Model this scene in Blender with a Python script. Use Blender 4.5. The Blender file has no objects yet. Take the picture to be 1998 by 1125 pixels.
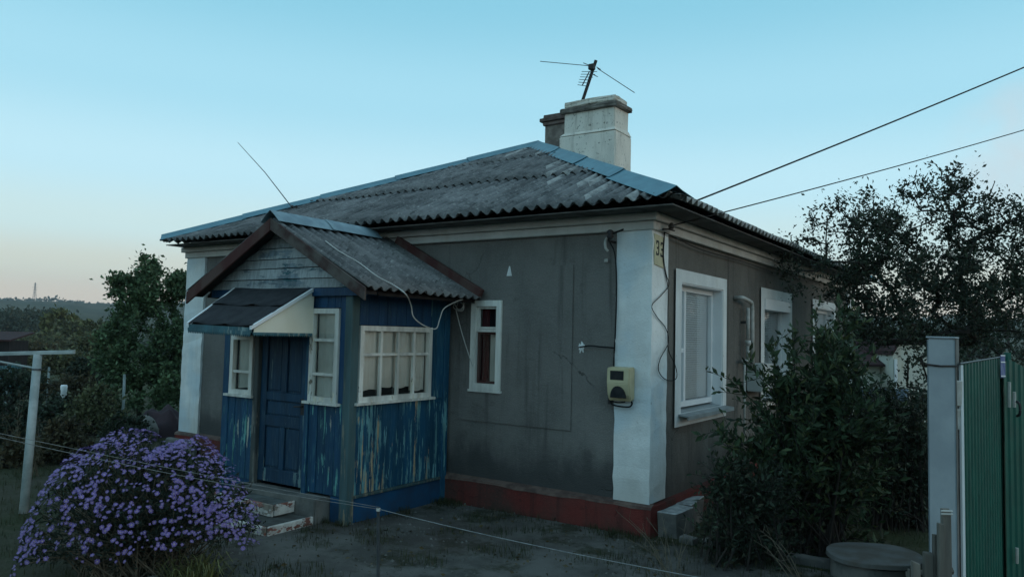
import bpy, bmesh, math, random
from mathutils import Vector, Matrix
C = bpy.context.scene.collection
S = bpy.context.scene
R = math.radians
rnd = random.Random(7)

# ------------------------------------------------------------------ camera
FPX, PITCH, ROLL, YAW = 1472.6, 0.0598992, 0.0233321, 0.5959086
CAM = Vector((2.740, -6.262, 1.751))
fw = Vector((-math.sin(YAW)*math.cos(PITCH), math.cos(YAW)*math.cos(PITCH), math.sin(PITCH)))
r0 = fw.cross(Vector((0, 0, 1))).normalized(); u0 = r0.cross(fw)
rv = math.cos(ROLL)*r0+math.sin(ROLL)*u0; uv = -math.sin(ROLL)*r0+math.cos(ROLL)*u0
cd = bpy.data.cameras.new('camera'); cam = bpy.data.objects.new('camera', cd); C.objects.link(cam)
cd.sensor_width = 36; cd.lens = FPX/1998*36; cd.clip_start = .05; cd.clip_end = 6000
cam.matrix_world = Matrix.Translation(CAM) @ Matrix((rv, uv, -fw)).transposed().to_4x4()
S.camera = cam


def at(px, py, t):          # point at depth t metres along the line of sight of a photo pixel
    return CAM+(fw+rv*((px-999)/FPX)-uv*((py-562.5)/FPX))*t


# ------------------------------------------------------------------ sky, sun, exposure
SUN_AZ, SUN_EL = R(78), R(5)        # azimuth from +Y towards +X
w = bpy.data.worlds.new('World'); S.world = w; w.use_nodes = True
nt = w.node_tree; nt.nodes.clear()
L = nt.links.new
wo = nt.nodes.new('ShaderNodeOutputWorld'); bg = nt.nodes.new('ShaderNodeBackground'); L(bg.outputs[0], wo.inputs[0])
tc = nt.nodes.new('ShaderNodeTexCoord'); sx = nt.nodes.new('ShaderNodeSeparateXYZ'); L(tc.outputs['Generated'], sx.inputs[0])
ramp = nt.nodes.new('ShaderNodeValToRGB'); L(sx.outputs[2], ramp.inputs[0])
cr = ramp.color_ramp; cr.interpolation = 'EASE'
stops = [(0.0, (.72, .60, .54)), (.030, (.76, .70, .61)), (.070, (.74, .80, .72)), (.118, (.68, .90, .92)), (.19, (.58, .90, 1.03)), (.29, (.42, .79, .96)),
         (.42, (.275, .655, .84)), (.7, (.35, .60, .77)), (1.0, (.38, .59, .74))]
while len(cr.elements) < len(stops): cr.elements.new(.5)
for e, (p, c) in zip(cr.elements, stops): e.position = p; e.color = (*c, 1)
sky = nt.nodes.new('ShaderNodeTexSky'); sky.sky_type = 'NISHITA'; sky.sun_disc = False
sky.sun_elevation = SUN_EL; sky.sun_rotation = SUN_AZ; sky.altitude = 150
ml = nt.nodes.new('ShaderNodeVectorMath'); ml.operation = 'SCALE'; ml.inputs['Scale'].default_value = .05
L(sky.outputs[0], ml.inputs[0])
mixs = nt.nodes.new('ShaderNodeMix'); mixs.data_type = 'RGBA'; mixs.inputs[0].default_value = .12
L(ramp.outputs[0], mixs.inputs[6]); L(ml.outputs[0], mixs.inputs[7])
cdr = (at(1992, 285, 1)-CAM).normalized()
dot = nt.nodes.new('ShaderNodeVectorMath'); dot.operation = 'DOT_PRODUCT'; L(tc.outputs['Generated'], dot.inputs[0]); dot.inputs[1].default_value = cdr
mr = nt.nodes.new('ShaderNodeMapRange'); mr.interpolation_type = 'SMOOTHSTEP'; L(dot.outputs['Value'], mr.inputs[0]); mr.inputs[1].default_value = .9965; mr.inputs[2].default_value = .99995
cn = nt.nodes.new('ShaderNodeTexNoise'); cn.inputs['Scale'].default_value = 9; cn.inputs['Detail'].default_value = 6; L(tc.outputs['Generated'], cn.inputs[0])
mr2 = nt.nodes.new('ShaderNodeMapRange'); L(cn.outputs[0], mr2.inputs[0]); mr2.inputs[1].default_value = .35; mr2.inputs[2].default_value = .65
cm = nt.nodes.new('ShaderNodeMath'); cm.operation = 'MULTIPLY'; L(mr.outputs[0], cm.inputs[0]); L(mr2.outputs[0], cm.inputs[1])
cmx = nt.nodes.new('ShaderNodeMix'); cmx.data_type = 'RGBA'; L(cm.outputs[0], cmx.inputs[0]); L(mixs.outputs[2], cmx.inputs[6]); cmx.inputs[7].default_value = (.60, .66, .70, 1)
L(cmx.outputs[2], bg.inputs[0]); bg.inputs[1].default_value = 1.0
sd = bpy.data.lights.new('sun', 'SUN'); so = bpy.data.objects.new('sun', sd); C.objects.link(so)
sd.energy = .56; sd.angle = R(40); sd.color = (1, .80, .62)
sdir = Vector((math.sin(SUN_AZ)*math.cos(SUN_EL), math.cos(SUN_AZ)*math.cos(SUN_EL), math.sin(SUN_EL)))
so.rotation_euler = sdir.to_track_quat('Z', 'Y').to_euler(); so.location = sdir*60
S.view_settings.view_transform = 'Standard'; S.view_settings.look = 'None'
S.view_settings.exposure = .12; S.view_settings.gamma = 1; S.view_settings.use_curve_mapping = False
S.cycles.max_bounces = 6; S.cycles.transparent_max_bounces = 12
S.cycles.use_denoising = True

# ------------------------------------------------------------------ materials


class Mat:
    def __init__(s, name, rough=.85, spec=.25):
        s.m = bpy.data.materials.new(name); s.m.use_nodes = True; s.t = s.m.node_tree
        s.b = s.t.nodes['Principled BSDF']; s.b.inputs['Roughness'].default_value = rough
        s.b.inputs['Specular IOR Level'].default_value = spec
        s.co = s.n('ShaderNodeTexCoord').outputs['Object']

    def n(s, t, **k):
        n = s.t.nodes.new(t)
        for a, v in k.items(): setattr(n, a, v)
        return n

    def l(s, a, b): s.t.links.new(a, b)

    def noise(s, scale, stretch=(1, 1, 1), detail=4, rough=.55, off=(0, 0, 0), dist=0, out=0):
        mp = s.n('ShaderNodeMapping'); mp.inputs['Scale'].default_value = stretch; mp.inputs['Location'].default_value = off
        s.l(s.co, mp.inputs[0])
        n = s.n('ShaderNodeTexNoise'); n.inputs['Scale'].default_value = scale; n.inputs['Detail'].default_value = detail
        n.inputs['Roughness'].default_value = rough; n.inputs['Distortion'].default_value = dist
        s.l(mp.outputs[0], n.inputs[0]); return n.outputs[out]

    def rng(s, v, a, b, c=0., d=1., smooth=True):
        n = s.n('ShaderNodeMapRange', interpolation_type='SMOOTHSTEP' if smooth else 'LINEAR')
        s.l(v, n.inputs[0])
        for i, x in zip((1, 2, 3, 4), (a, b, c, d)): n.inputs[i].default_value = x
        return n.outputs[0]

    def math(s, op, a, b=None):
        n = s.n('ShaderNodeMath', operation=op)
        for i, x in enumerate((a, b)):
            if x is None: continue
            if isinstance(x, (int, float)): n.inputs[i].default_value = x
            else: s.l(x, n.inputs[i])
        return n.outputs[0]

    def mix(s, f, a, b, mode='MIX'):
        n = s.n('ShaderNodeMix', data_type='RGBA', blend_type=mode)
        for i, x in ((0, f), (6, a), (7, b)):
            if isinstance(x, (int, float)): n.inputs[i].default_value = x
            elif isinstance(x, tuple): n.inputs[i].default_value = (*x, 1)
            else: s.l(x, n.inputs[i])
        return n.outputs[2]

    def xyz(s):
        n = s.n('ShaderNodeSeparateXYZ'); s.l(s.co, n.inputs[0]); return n.outputs

    def vary(s, col, amt):                     # piece-to-piece tone
        r = s.n('ShaderNodeObjectInfo').outputs['Random']
        return s.mix(1., col, s.grey(s.rng(r, 0, 1, 1-amt, 1+amt, False)), 'MULTIPLY')

    def island(s, col, amt, hue=None):
        r = s.n('ShaderNodeNewGeometry').outputs['Random Per Island']
        c = s.mix(1., col, s.grey(s.rng(r, 0, 1, 1-amt, 1+amt, False)), 'MULTIPLY')
        if hue: c = s.mix(s.rng(s.math('FRACT', s.math('MULTIPLY', r, 17.3)), .72, 1., 0, .8), c, hue)
        return c

    def grey(s, v):
        n = s.n('ShaderNodeCombineColor'); [s.l(v, n.inputs[i]) for i in range(3)]; return n.outputs[0]

    def col(s, c):
        if isinstance(c, tuple): s.b.inputs['Base Color'].default_value = (*c, 1)
        else: s.l(c, s.b.inputs['Base Color'])
        return s

    def bump(s, h, strength=.3, dist=.01):
        n = s.n('ShaderNodeBump'); n.inputs['Strength'].default_value = strength; n.inputs['Distance'].default_value = dist
        s.l(h, n.inputs['Height']); s.l(n.outputs[0], s.b.inputs['Normal']); return s


def simple(name, c1, c2=None, scale=6, rough=.85, bump=.25, bscale=60, bd=.004, stretch=(1, 1, 1), lo=.35, hi=.65, var=0, spec=.25, metal=0):
    m = Mat(name, rough, spec)
    c = m.mix(m.rng(m.noise(scale, stretch, 5), lo, hi), c1, c2 or tuple(x*.75 for x in c1))
    if var: c = m.vary(c, var)
    m.col(c); m.b.inputs['Metallic'].default_value = metal
    if bump: m.bump(m.noise(bscale, stretch, 4), bump, bd)
    return m.m


def peeling(name, paint, under, wood, amount=.5, fade=(.1, .9), var=.12, stretch=(1, 1, .07), low=None):
    m = Mat(name, .6, .3)
    n1 = m.noise(26, stretch, 7, .68); n2 = m.noise(17, stretch, 7, .70, (3, 7, 1)); n3 = m.noise(2.6, (1, 1, .7), 4, .6, (9, 1, 4))
    z = m.xyz()[2]
    mask = m.math('ADD', m.math('MULTIPLY', n3, .60), m.rng(z, fade[0], fade[1], .13, -.04))
    a = m.math('ADD', n1, mask); b = m.math('ADD', n2, mask)
    base = m.mix(m.rng(m.noise(9, (1, 1, .15), 4), .3, .7), paint, tuple(x*.62 for x in paint))
    base = m.mix(m.rng(m.noise(60, tuple(max(k, .1) for k in stretch), 3, .6, (2, 2, 8)), .5, .72, 0, .3), base, under)
    t1 = 1.13-amount*.5; t2 = 1.19-amount*.5
    c = m.mix(m.rng(a, t1, t1+.025), base, m.mix(m.rng(m.noise(14, (1, 1, .3), 3), .4, .6), under, tuple(x*1.5 for x in under)))
    c = m.mix(m.rng(b, t2, t2+.02), c, m.mix(m.rng(m.noise(31, (1, 1, .2), 3, .6, (5, 1, 1)), .4, .6), wood, tuple(x*1.35 for x in wood)))
    if var: c = m.vary(c, var)
    m.col(c)
    h = m.math('ADD', m.math('ADD', m.rng(a, t1, t1+.025, 1, .5), m.rng(b, t2, t2+.02, .6, 0)), m.math('MULTIPLY', n1, .5))
    return m.bump(h, .6, .005).m


def plaster(name, c1, c2, stain, zlow):
    m = Mat(name, .95, .12)
    c = m.mix(m.rng(m.noise(2.2, (1, 1, .6), 6, .6), .35, .68), c1, c2)
    c = m.mix(m.math('MULTIPLY', m.rng(m.noise(70, (1, 1, 1), 3), .45, .75), .40), c, tuple(x*1.5 for x in c1))
    c = m.mix(m.rng(m.noise(1.1, (1, 1, 1), 2, .4, (2, 7, 3)), .56, .60, 0, .35), c, tuple(x*1.28 for x in c1))      # repair patches
    c = m.mix(m.rng(m.noise(5.5, (1, 1, 1.4), 7, .72, (8, 1, 3)), .58, .70, 0, .45), c, tuple(x*.62 for x in c2))
    z = m.xyz()[2]
    d = m.math('ADD', z, m.math('MULTIPLY', m.noise(3.5, (1, 1, .5), 5, .6, (4, 4, 4)), .8))
    c = m.mix(m.rng(d, zlow, zlow+.45, .85, 0), c, stain)      # splash dirt above the plinth
    st = m.rng(m.noise(9, (1, 1, .06), 5, .6, (2, 5, 8)), .54, .72, 0, .65)
    c = m.mix(st, c, tuple(x*.6 for x in c2))
    vo = m.n('ShaderNodeTexVoronoi', feature='DISTANCE_TO_EDGE'); vo.inputs['Scale'].default_value = .8
    wp = m.n('ShaderNodeVectorMath', operation='ADD'); m.l(m.co, wp.inputs[0])
    wn = m.n('ShaderNodeVectorMath', operation='SCALE'); wn.inputs['Scale'].default_value = .5; m.l(m.noise(2.6, (1, 1, 1), 6, .65, (0, 0, 0), 0, 1), wn.inputs[0]); m.l(wn.outputs[0], wp.inputs[1]); m.l(wp.outputs[0], vo.inputs[0])
    crack = m.math('MULTIPLY', m.rng(vo.outputs[0], .0, .0042, 1, 0, False), m.rng(m.noise(1.3, (1, 1, 1), 2, .5, (5, 5, 1)), .50, .58))
    c = m.mix(m.math('MULTIPLY', crack, .7), c, tuple(x*.35 for x in c2))
    m.col(c)
    h = m.math('ADD', m.noise(110, (1, 1, 1), 3), m.math('MULTIPLY', m.noise(11, (1, 1, 1.3), 4), 1.3))
    h = m.math('SUBTRACT', h, m.math('MULTIPLY', crack, 1.2))
    return m.bump(h, .8, .010).m


def whitewash(name, c1, dirt, amt=.5, blue=None, chips=.66):
    m = Mat(name, .9, .15)
    c = m.mix(m.rng(m.noise(3, (1, 1, .5), 6, .6), .3, .7), c1, tuple(x*.80 for x in c1))
    c = m.mix(m.rng(m.noise(5, (1, 1, .12), 6, .65, (3, 3, 3)), .5, .75, 0, amt), c, dirt)
    z = m.xyz()[2]
    d = m.math('ADD', z, m.math('MULTIPLY', m.noise(4, (1, 1, .4), 4, .6, (7, 1, 2)), .7))
    c = m.mix(m.rng(d, .55, 1.25, .6, 0), c, dirt)
    if blue: c = m.mix(m.rng(m.noise(1.6, (1, 1, .8), 3, .5, (8, 2, 5)), .48, .62, 0, .6), c, blue)
    ch = m.rng(m.noise(17, (1, 1, 1), 7, .72, (1, 4, 9)), chips, chips+.03)
    c = m.mix(m.math('MULTIPLY', ch, .8), c, tuple(x*.55 for x in dirt))
    c = m.mix(m.rng(m.noise(33, (1, 1, 1), 3, .6, (6, 4, 2)), .60, .72, 0, .35), c, dirt)
    m.col(c)
    h = m.math('ADD', m.noise(60, (1, 1, 1), 4), m.math('MULTIPLY', m.noise(8, (1, 1, 1), 3), 1.2))
    return m.bump(m.math('SUBTRACT', h, ch), .5, .008).m


def slate(name, hip=False):
    m = Mat(name, .92, .15)
    c = m.mix(m.rng(m.noise(3.2, (1, 1, 1), 6, .65), .32, .68), (.20, .20, .20), (.095, .098, .10))
    c = m.mix(m.rng(m.noise(26, (1, 1, 1), 4, .7, (5, 5, 5)), .52, .72, 0, .75), c, (.33, .335, .32))
    c = m.mix(m.rng(m.noise(34, (1, .16, .16), 4, .6, (1, 8, 5)), .54, .72, 0, .75), c, (.035, .04, .04))
    if hip:                                      # unweathered strips along the hip
        X, Y, Z = m.xyz()
        d = m.math('SUBTRACT', -1.20, m.math('ADD', X, Y))
        wid = m.math('FLOOR', m.math('DIVIDE', m.math('ADD', X, 8.), .13))
        wn = m.n('ShaderNodeTexWhiteNoise', noise_dimensions='1D'); m.l(wid, wn.inputs['W'])
        sp = m.n('ShaderNodeSeparateColor'); m.l(wn.outputs['Color'], sp.inputs[0])
        lim = m.math('ADD', .1, m.math('MULTIPLY', sp.outputs[0], .75))
        f = m.math('MULTIPLY', m.math('LESS_THAN', d, lim), m.math('GREATER_THAN', sp.outputs[1], .52))
        f = m.math('MULTIPLY', f, m.rng(m.noise(14, (1, .35, 1), 6, .75, (4, 2, 4)), .32, .62, .0, .85))
        c = m.mix(f, c, (.44, .44, .42))
    c = m.vary(c, .16)
    m.col(c)
    return m.bump(m.noise(90, (1, 1, 1), 4), .35, .004).m


def leafmat(name, c, c2, hue=None, amt=.6, rough=.68, trans=.15):
    m = Mat(name, rough, .3)
    k = m.mix(m.rng(m.noise(1.7, (1, 1, 1), 3), .35, .65), c, c2)
    k = m.island(k, amt, hue); m.col(k)
    tr = m.n('ShaderNodeBsdfTranslucent'); m.l(k, tr.inputs[0])
    mx = m.n('ShaderNodeMixShader'); mx.inputs[0].default_value = trans
    out = m.t.nodes['Material Output']
    m.l(m.b.outputs[0], mx.inputs[1]); m.l(tr.outputs[0], mx.inputs[2]); m.l(mx.outputs[0], out.inputs[0])
    return m.m


def glassmat(name, tint=(1, 1, 1), extra=.05):
    m = Mat(name)
    tr = m.n('ShaderNodeBsdfTransparent'); tr.inputs[0].default_value = (*tint, 1)
    gl = m.n('ShaderNodeBsdfGlossy'); gl.inputs['Roughness'].default_value = .03
    fr = m.n('ShaderNodeFresnel'); fr.inputs[0].default_value = 1.5
    mx = m.n('ShaderNodeMixShader'); m.l(m.math('ADD', fr.outputs[0], extra), mx.inputs[0])
    m.l(tr.outputs[0], mx.inputs[1]); m.l(gl.outputs[0], mx.inputs[2]); m.l(mx.outputs[0], m.t.nodes['Material Output'].inputs[0])
    return m.m


M = dict(
    wall=plaster('grey_plaster', (.192, .182, .170), (.142, .136, .128), (.055, .055, .055), .75),
    wall_side=plaster('grey_side_plaster', (.165, .152, .136), (.128, .119, .108), (.07, .065, .06), .65),
    plinth=plaster('red_plinth', (.165, .036, .031), (.085, .046, .040), (.060, .055, .045), .13),
    ledge=simple('ledge_mortar', (.17, .115, .095), (.085, .055, .048), 9),
    white=whitewash('whitewash', (.86, .86, .84), (.42, .40, .36), .45, (.52, .62, .68)),
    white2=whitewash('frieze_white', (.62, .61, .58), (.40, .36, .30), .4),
    trim=whitewash('window_surround', (.78, .79, .78), (.55, .53, .48), .3),
    pvc=simple('white_plastic', (.80, .81, .82), (.74, .75, .76), 4, .35, 0, spec=.5),
    oldwhite=peeling('peeling_white', (.80, .78, .72), (.50, .46, .38), (.18, .15, .11), .30, (0, 3), .06, (.6, .6, .18)),
    blue=peeling('peeling_blue_front', (.009, .066, .140), (.10, .27, .25), (.36, .36, .30), .30, (-.2, 2.0)),
    blue_side=peeling('peeling_blue_side', (.010, .078, .150), (.10, .23, .25), (.38, .29, .185), .425, (-.2, 1.9)),
    blue_top=peeling('blue_upper', (.009, .056, .135), (.06, .15, .18), (.16, .15, .13), .05, (.1, 1.0)),
    door=peeling('navy_door', (.008, .047, .098), (.09, .15, .16), (.30, .30, .27), .24, (-.5, 3.0)),
    bluebase=simple('blue_base', (.012, .072, .160), (.018, .050, .10), 4, bump=.3),
    post=peeling('corner_post', (.060, .115, .125), (.12, .12, .10), (.20, .17, .12), .30, (.1, 2)),
    jamb=peeling('bare_jamb', (.055, .065, .065), (.11, .11, .10), (.20, .17, .13), .30, (.1, 2)),
    gable=peeling('gable_board', (.035, .135, .165), (.12, .155, .18), (.25, .275, .285), .62, (4, 5), .22, (.13, .6, .6)),
    barge=simple('red_brown_board', (.075, .026, .024), (.10, .060, .052), 5, stretch=(1, 1, .4), bump=.3),
    bargeg=simple('grey_board', (.11, .095, .085), (.055, .030, .028), 6, bump=.3),
    slate=slate('asbestos_slate', True), slate_porch=slate('asbestos_slate_porch'),
    cap=simple('blue_cap_metal', (.095, .235, .29), (.075, .19, .24), 5, .5, .1, spec=.4, var=.08),
    capg=simple('grey_cap_metal', (.20, .30, .34), (.13, .20, .24), 6, .5, .1, spec=.4),
    felt=simple('roofing_felt', (.022, .024, .028), (.035, .037, .042), 8, .95, .4, 150, .003),
    cream=simple('cream_panel', (.84, .80, .67), (.78, .74, .60), 4, .6, .1),
    teal=peeling('teal_trim', (.050, .150, .185), (.16, .22, .22), (.2, .2, .18), .25, (5, 6)),
    curtain=simple('grey_curtain', (.78, .77, .72), (.66, .65, .60), 3, 1, .2, 40),
    redcurtain=simple('red_curtain', (.16, .035, .035), (.10, .025, .03), 4, 1, .2),
    dark=simple('dark_void', (.012, .012, .014), None, 3, .9, 0),
    glass=glassmat('window_glass', (.95, .97, .96), .06), glass2=glassmat('insulated_glass', (.90, .96, .98), .09),
    blind=simple('blind_slat', (.80, .85, .88), (.76, .81, .85), 3, .5, 0),
    metal_sill=simple('sill_metal', (.34, .38, .39), (.26, .29, .30), 6, .45, .1, metal=.3),
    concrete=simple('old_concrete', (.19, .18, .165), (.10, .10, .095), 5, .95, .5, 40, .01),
    concrete_l=simple('pale_concrete', (.17, .17, .165), (.085, .09, .085), 6, .95, .4, 40, .01),
    stepedge=peeling('step_whitewash', (.70, .66, .61), (.22, .09, .07), (.20, .17, .14), .33, (2, 3), 0, (.22, .22, .5)),
    steptop=simple('step_tread', (.12, .13, .125), (.06, .06, .055), 6, .95, .4),
    chim=whitewash('chimney_render', (.82, .76, .67), (.30, .26, .21), .9, None, .60),
    chimdark=simple('sooty_mortar', (.30, .27, .24), (.13, .115, .10), 7, .95, .5, 40, .01),
    mortar=simple('base_mortar', (.33, .26, .19), (.22, .17, .13), 9, .95, .5, 40, .01),
    darkbrick=simple('dark_brick', (.13, .085, .075), (.19, .15, .135), 10, .95, .4, var=.25),
    brickbody=simple('old_flue_render', (.26, .22, .19), (.15, .125, .11), 8, .95, .4),
    iron=simple('dark_iron', (.030, .030, .034), (.05, .04, .035), 20, .6, 0),
    alu=simple('dull_aluminium', (.10, .11, .12), (.07, .08, .085), 10, .5, 0, metal=.4),
    black=simple('black_cable', (.012, .012, .013), None, 5, .6, 0),
    whitecable=simple('white_cable', (.55, .55, .52), (.45, .45, .42), 5, .6, 0),
    rope=simple('pale_rope', (.27, .28, .28), (.18, .19, .19), 30, .9, .2),
    greypipe=simple('painted_pipe', (.50, .50, .48), (.38, .37, .34), 12, .6, .1),
    cabinet=simple('pale_cabinet', (.52, .52, .50), (.44, .44, .42), 5, .6, .1),
    yellow=simple('cream_meter', (.56, .49, .31), (.48, .42, .27), 6, .5, .1),
    plate=simple('number_plate', (.58, .52, .34), (.50, .45, .30), 8, .5, 0),
    digit=simple('digit_paint', (.02, .02, .022), None, 5, .5, 0),
    meterglass=simple('dark_dial', (.02, .022, .025), (.035, .037, .04), 14, .15, 0, spec=.5),
    bluegrey=simple('blue_grey_paint', (.32, .37, .40), (.25, .295, .325), 3, .75, .15),
    polepaint=simple('pale_blue_paint', (.42, .47, .47), (.28, .33, .33), 8, .7, .15),
    green=simple('green_profiled_sheet', (.013, .102, .076), (.017, .082, .064), 5, .40, .25, 9, .02, spec=.4),
    weathered=simple('weathered_picket', (.16, .15, .13), (.085, .080, .072), 9, .95, .5, 50, .006, (1, 1, .15), var=.2),
    platebl=simple('blue_enamel', (.05, .085, .26), (.16, .20, .34), 30, .4, 0, stretch=(1, 1, .3)),
    bark=simple('bark', (.050, .042, .036), (.030, .026, .024), 18, .95, .6, 40, .01, (1, 1, .25)),
    twig=simple('dead_stalk', (.17, .14, .10), (.10, .085, .065), 18, .95, .2),
    stone=simple('field_stone', (.17, .165, .15), (.10, .10, .09), 7, .95, .5, 25, .02, var=.15),
    tarp=simple('maroon_sheet', (.050, .030, .036), (.035, .024, .030), 5, .8, .3, 12, .03),
    soffit=simple('faded_soffit', (.15, .145, .135), (.09, .085, .08), 5, .9, .2),
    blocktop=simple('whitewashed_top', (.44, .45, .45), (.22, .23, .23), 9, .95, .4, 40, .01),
    rust=simple('rusty_lid', (.10, .088, .075), (.13, .13, .125), 6, .9, .3),
    neigh=simple('stained_white_wall', (.62, .60, .52), (.40, .25, .12), 2.2, .9, .2, stretch=(1, 1, .25), lo=.5, hi=.75),
    neighroof=simple('dark_red_roof', (.060, .028, .028), (.045, .026, .028), 6, .9, .3),
    corrblue=simple('blue_grey_sheet', (.16, .22, .28), (.12, .17, .22), 4, .6, .1),
    darkboard=simple('dark_board', (.030, .024, .024), (.020, .018, .019), 8, .95, .3, stretch=(1, 1, .2), var=.2),
    leaf_pear=leafmat('pear_leaf', (.105, .160, .075), (.075, .120, .060), (.095, .105, .045)),
    leaf_dark=leafmat('dark_leaf', (.034, .050, .030), (.025, .038, .025), (.055, .050, .028)),
    leaf_shrub=leafmat('shrub_leaf', (.044, .072, .034), (.028, .048, .024), (.095, .110, .040)),
    leaf_yellow=leafmat('yellowing_leaf', (.13, .13, .045), (.10, .11, .045), (.16, .13, .05)),
    leaf_olive=leafmat('olive_leaf', (.105, .115, .055), (.085, .092, .050), (.11, .095, .045)),
    leaf_aster=leafmat('aster_leaf', (.022, .034, .022), (.018, .028, .020), (.045, .038, .020), .35),
    leaf_dry=leafmat('dry_weed_leaf', (.075, .062, .034), (.050, .050, .028), (.11, .08, .04)),
    grass=leafmat('grass_blade', (.030, .044, .018), (.042, .044, .020), (.085, .070, .035)),
    litter=leafmat('fallen_leaf', (.085, .065, .035), (.05, .045, .028), (.12, .08, .03)),
    petal=leafmat('aster_petal', (.29, .205, .50), (.20, .135, .38), None, .25, .7, .2),
    disc=simple('aster_disc', (.42, .34, .30), (.34, .25, .20), 40, .9, 0),
    farwood=leafmat('far_tree_leaf', (.060, .078, .055), (.050, .066, .050), (.09, .080, .045), .35),
)


def groundmat():
    m = Mat('garden_soil', .97, .1)
    c = m.mix(m.rng(m.noise(1.1, (1, 1, 1), 6, .6), .36, .64), (.060, .056, .042), (.036, .043, .022))
    c = m.mix(m.rng(m.noise(9, (1, 1, 1), 5, .6, (3, 3, 3)), .5, .75, 0, .7), c, (.085, .075, .055))
    c = m.mix(m.rng(m.noise(.03, (1, 1, 1), 4, .6, (3, 9, 3)), .4, .6, 0, .6), c, (.050, .058, .026))
    m.col(c); return m.bump(m.math('ADD', m.noise(30, (1, 1, 1), 5), m.noise(6, (1, 1, 1), 3)), .6, .03).m


def yardmat():
    m = Mat('worn_yard_concrete', .95, .15)
    c = m.mix(m.rng(m.noise(1.7, (1, 1, 1), 6, .62), .36, .62), (.165, .158, .145), (.092, .089, .081))
    c = m.mix(m.rng(m.noise(3.2, (1, 1, 1), 7, .68, (3, 8, 3)), .50, .66, 0, .85), c, (.040, .042, .024))
    c = m.mix(m.rng(m.noise(42, (1, 1, 1), 4, .6, (6, 2, 3)), .55, .75, 0, .6), c, (.16, .155, .14))
    c = m.mix(m.rng(m.noise(.9, (1, 1, 1), 3, .5, (1, 5, 9)), .52, .7, 0, .5), c, (.070, .050, .045))
    m.col(c); return m.bump(m.math('ADD', m.math('MULTIPLY', m.noise(75, (1, 1, 1), 5, .7), 1.3), m.noise(6, (1, 1, 1), 6, .65)), .8, .02).m


def hillmat():
    m = Mat('far_fields', 1, 0)
    c = m.mix(m.rng(m.noise(.004, (1, 3, 1), 5, .6), .4, .6), (.085, .080, .055), (.050, .058, .038))
    c = m.mix(m.rng(m.noise(.012, (1, 1, 6), 5, .6, (40, 3, 9)), .52, .66, 0, .8), c, (.030, .038, .030))
    m.col(c); return m.m


M['ground'] = groundmat(); M['yard'] = yardmat(); M['hill'] = hillmat()

# ------------------------------------------------------------------ object helpers


def root_loc(p):
    while p.parent: p = p.parent
    return p.location


def obj(name, bm, m, parent=None, smooth=False, label=None, loc=None):
    me = bpy.data.meshes.new(name)
    if isinstance(bm, bmesh.types.BMesh):
        org = Vector(root_loc(parent)) if parent else (Vector(loc) if loc else Vector())
        if name != 'pane': bmesh.ops.recalc_face_normals(bm, faces=bm.faces)
        bm.transform(Matrix.Translation(-org)); bm.to_mesh(me); bm.free()
    else:
        v, f = bm
        org = Vector(root_loc(parent)) if parent else (Vector(loc) if loc else Vector())
        me.from_pydata([(a[0]-org[0], a[1]-org[1], a[2]-org[2]) for a in v], [], f)
    for x in (m if isinstance(m, (list, tuple)) else [m]): me.materials.append(M[x])
    if smooth: me.polygons.foreach_set('use_smooth', [True]*len(me.polygons))
    o = bpy.data.objects.new(name, me); C.objects.link(o)
    if parent: o.parent = parent
    elif loc: o.location = loc
    if label: o['label'] = label
    return o


def thing(name, label, cat, loc=(0, 0, 0), group=None):
    o = bpy.data.objects.new(name, None); C.objects.link(o); o.location = loc; o.empty_display_size = .1
    o['label'] = label; o['category'] = cat
    if group: o['group'] = group
    return o


def tag(o, label, cat, group=None):
    o['label'] = label; o['category'] = cat
    if group: o['group'] = group
    return o


def kind(o, k): o['kind'] = k; return o


def NB(): return bmesh.new()


def box(bm, x0, x1, y0, y1, z0, z1, jit=0):
    vs = [bm.verts.new((x+rnd.uniform(-jit, jit), y+rnd.uniform(-jit, jit), z+rnd.uniform(-jit, jit))) for x in (x0, x1) for y in (y0, y1) for z in (z0, z1)]
    for f in ((0, 1, 3, 2), (4, 6, 7, 5), (0, 4, 5, 1), (2, 3, 7, 6), (0, 2, 6, 4), (1, 5, 7, 3)): bm.faces.new([vs[i] for i in f])
    return bm


def hexa(bm, a, b):          # two quads joined
    A = [bm.verts.new(p) for p in a]; B = [bm.verts.new(p) for p in b]; n = len(A)
    bm.faces.new(A[::-1]); bm.faces.new(B)
    for i in range(n): bm.faces.new((A[i], A[(i+1) % n], B[(i+1) % n], B[i]))
    return bm


def bevel(bm, w=.004, seg=1):
    bmesh.ops.recalc_face_normals(bm, faces=bm.faces)
    bmesh.ops.bevel(bm, geom=list(bm.edges), offset=w, segments=seg, affect='EDGES'); return bm


def tube(bm, pts, rad, n=6, cap=True):
    pts = [Vector(p) for p in pts]; rings = []
    for i, p in enumerate(pts):
        d = (pts[min(i+1, len(pts)-1)]-pts[max(i-1, 0)]).normalized()
        a = d.cross(Vector((0, 0, 1)))
        if a.length < .05: a = d.cross(Vector((1, 0, 0)))
        a.normalize(); b = d.cross(a)
        r = rad[i] if isinstance(rad, (list, tuple)) else rad
        rings.append([bm.verts.new(p+(a*math.cos(k*2*math.pi/n)+b*math.sin(k*2*math.pi/n))*r) for k in range(n)])
    for q in range(len(rings)-1):
        for k in range(n): bm.faces.new((rings[q][k], rings[q][(k+1) % n], rings[q+1][(k+1) % n], rings[q+1][k]))
    if cap: bm.faces.new(rings[0][::-1]); bm.faces.new(rings[-1])
    return bm


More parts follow.
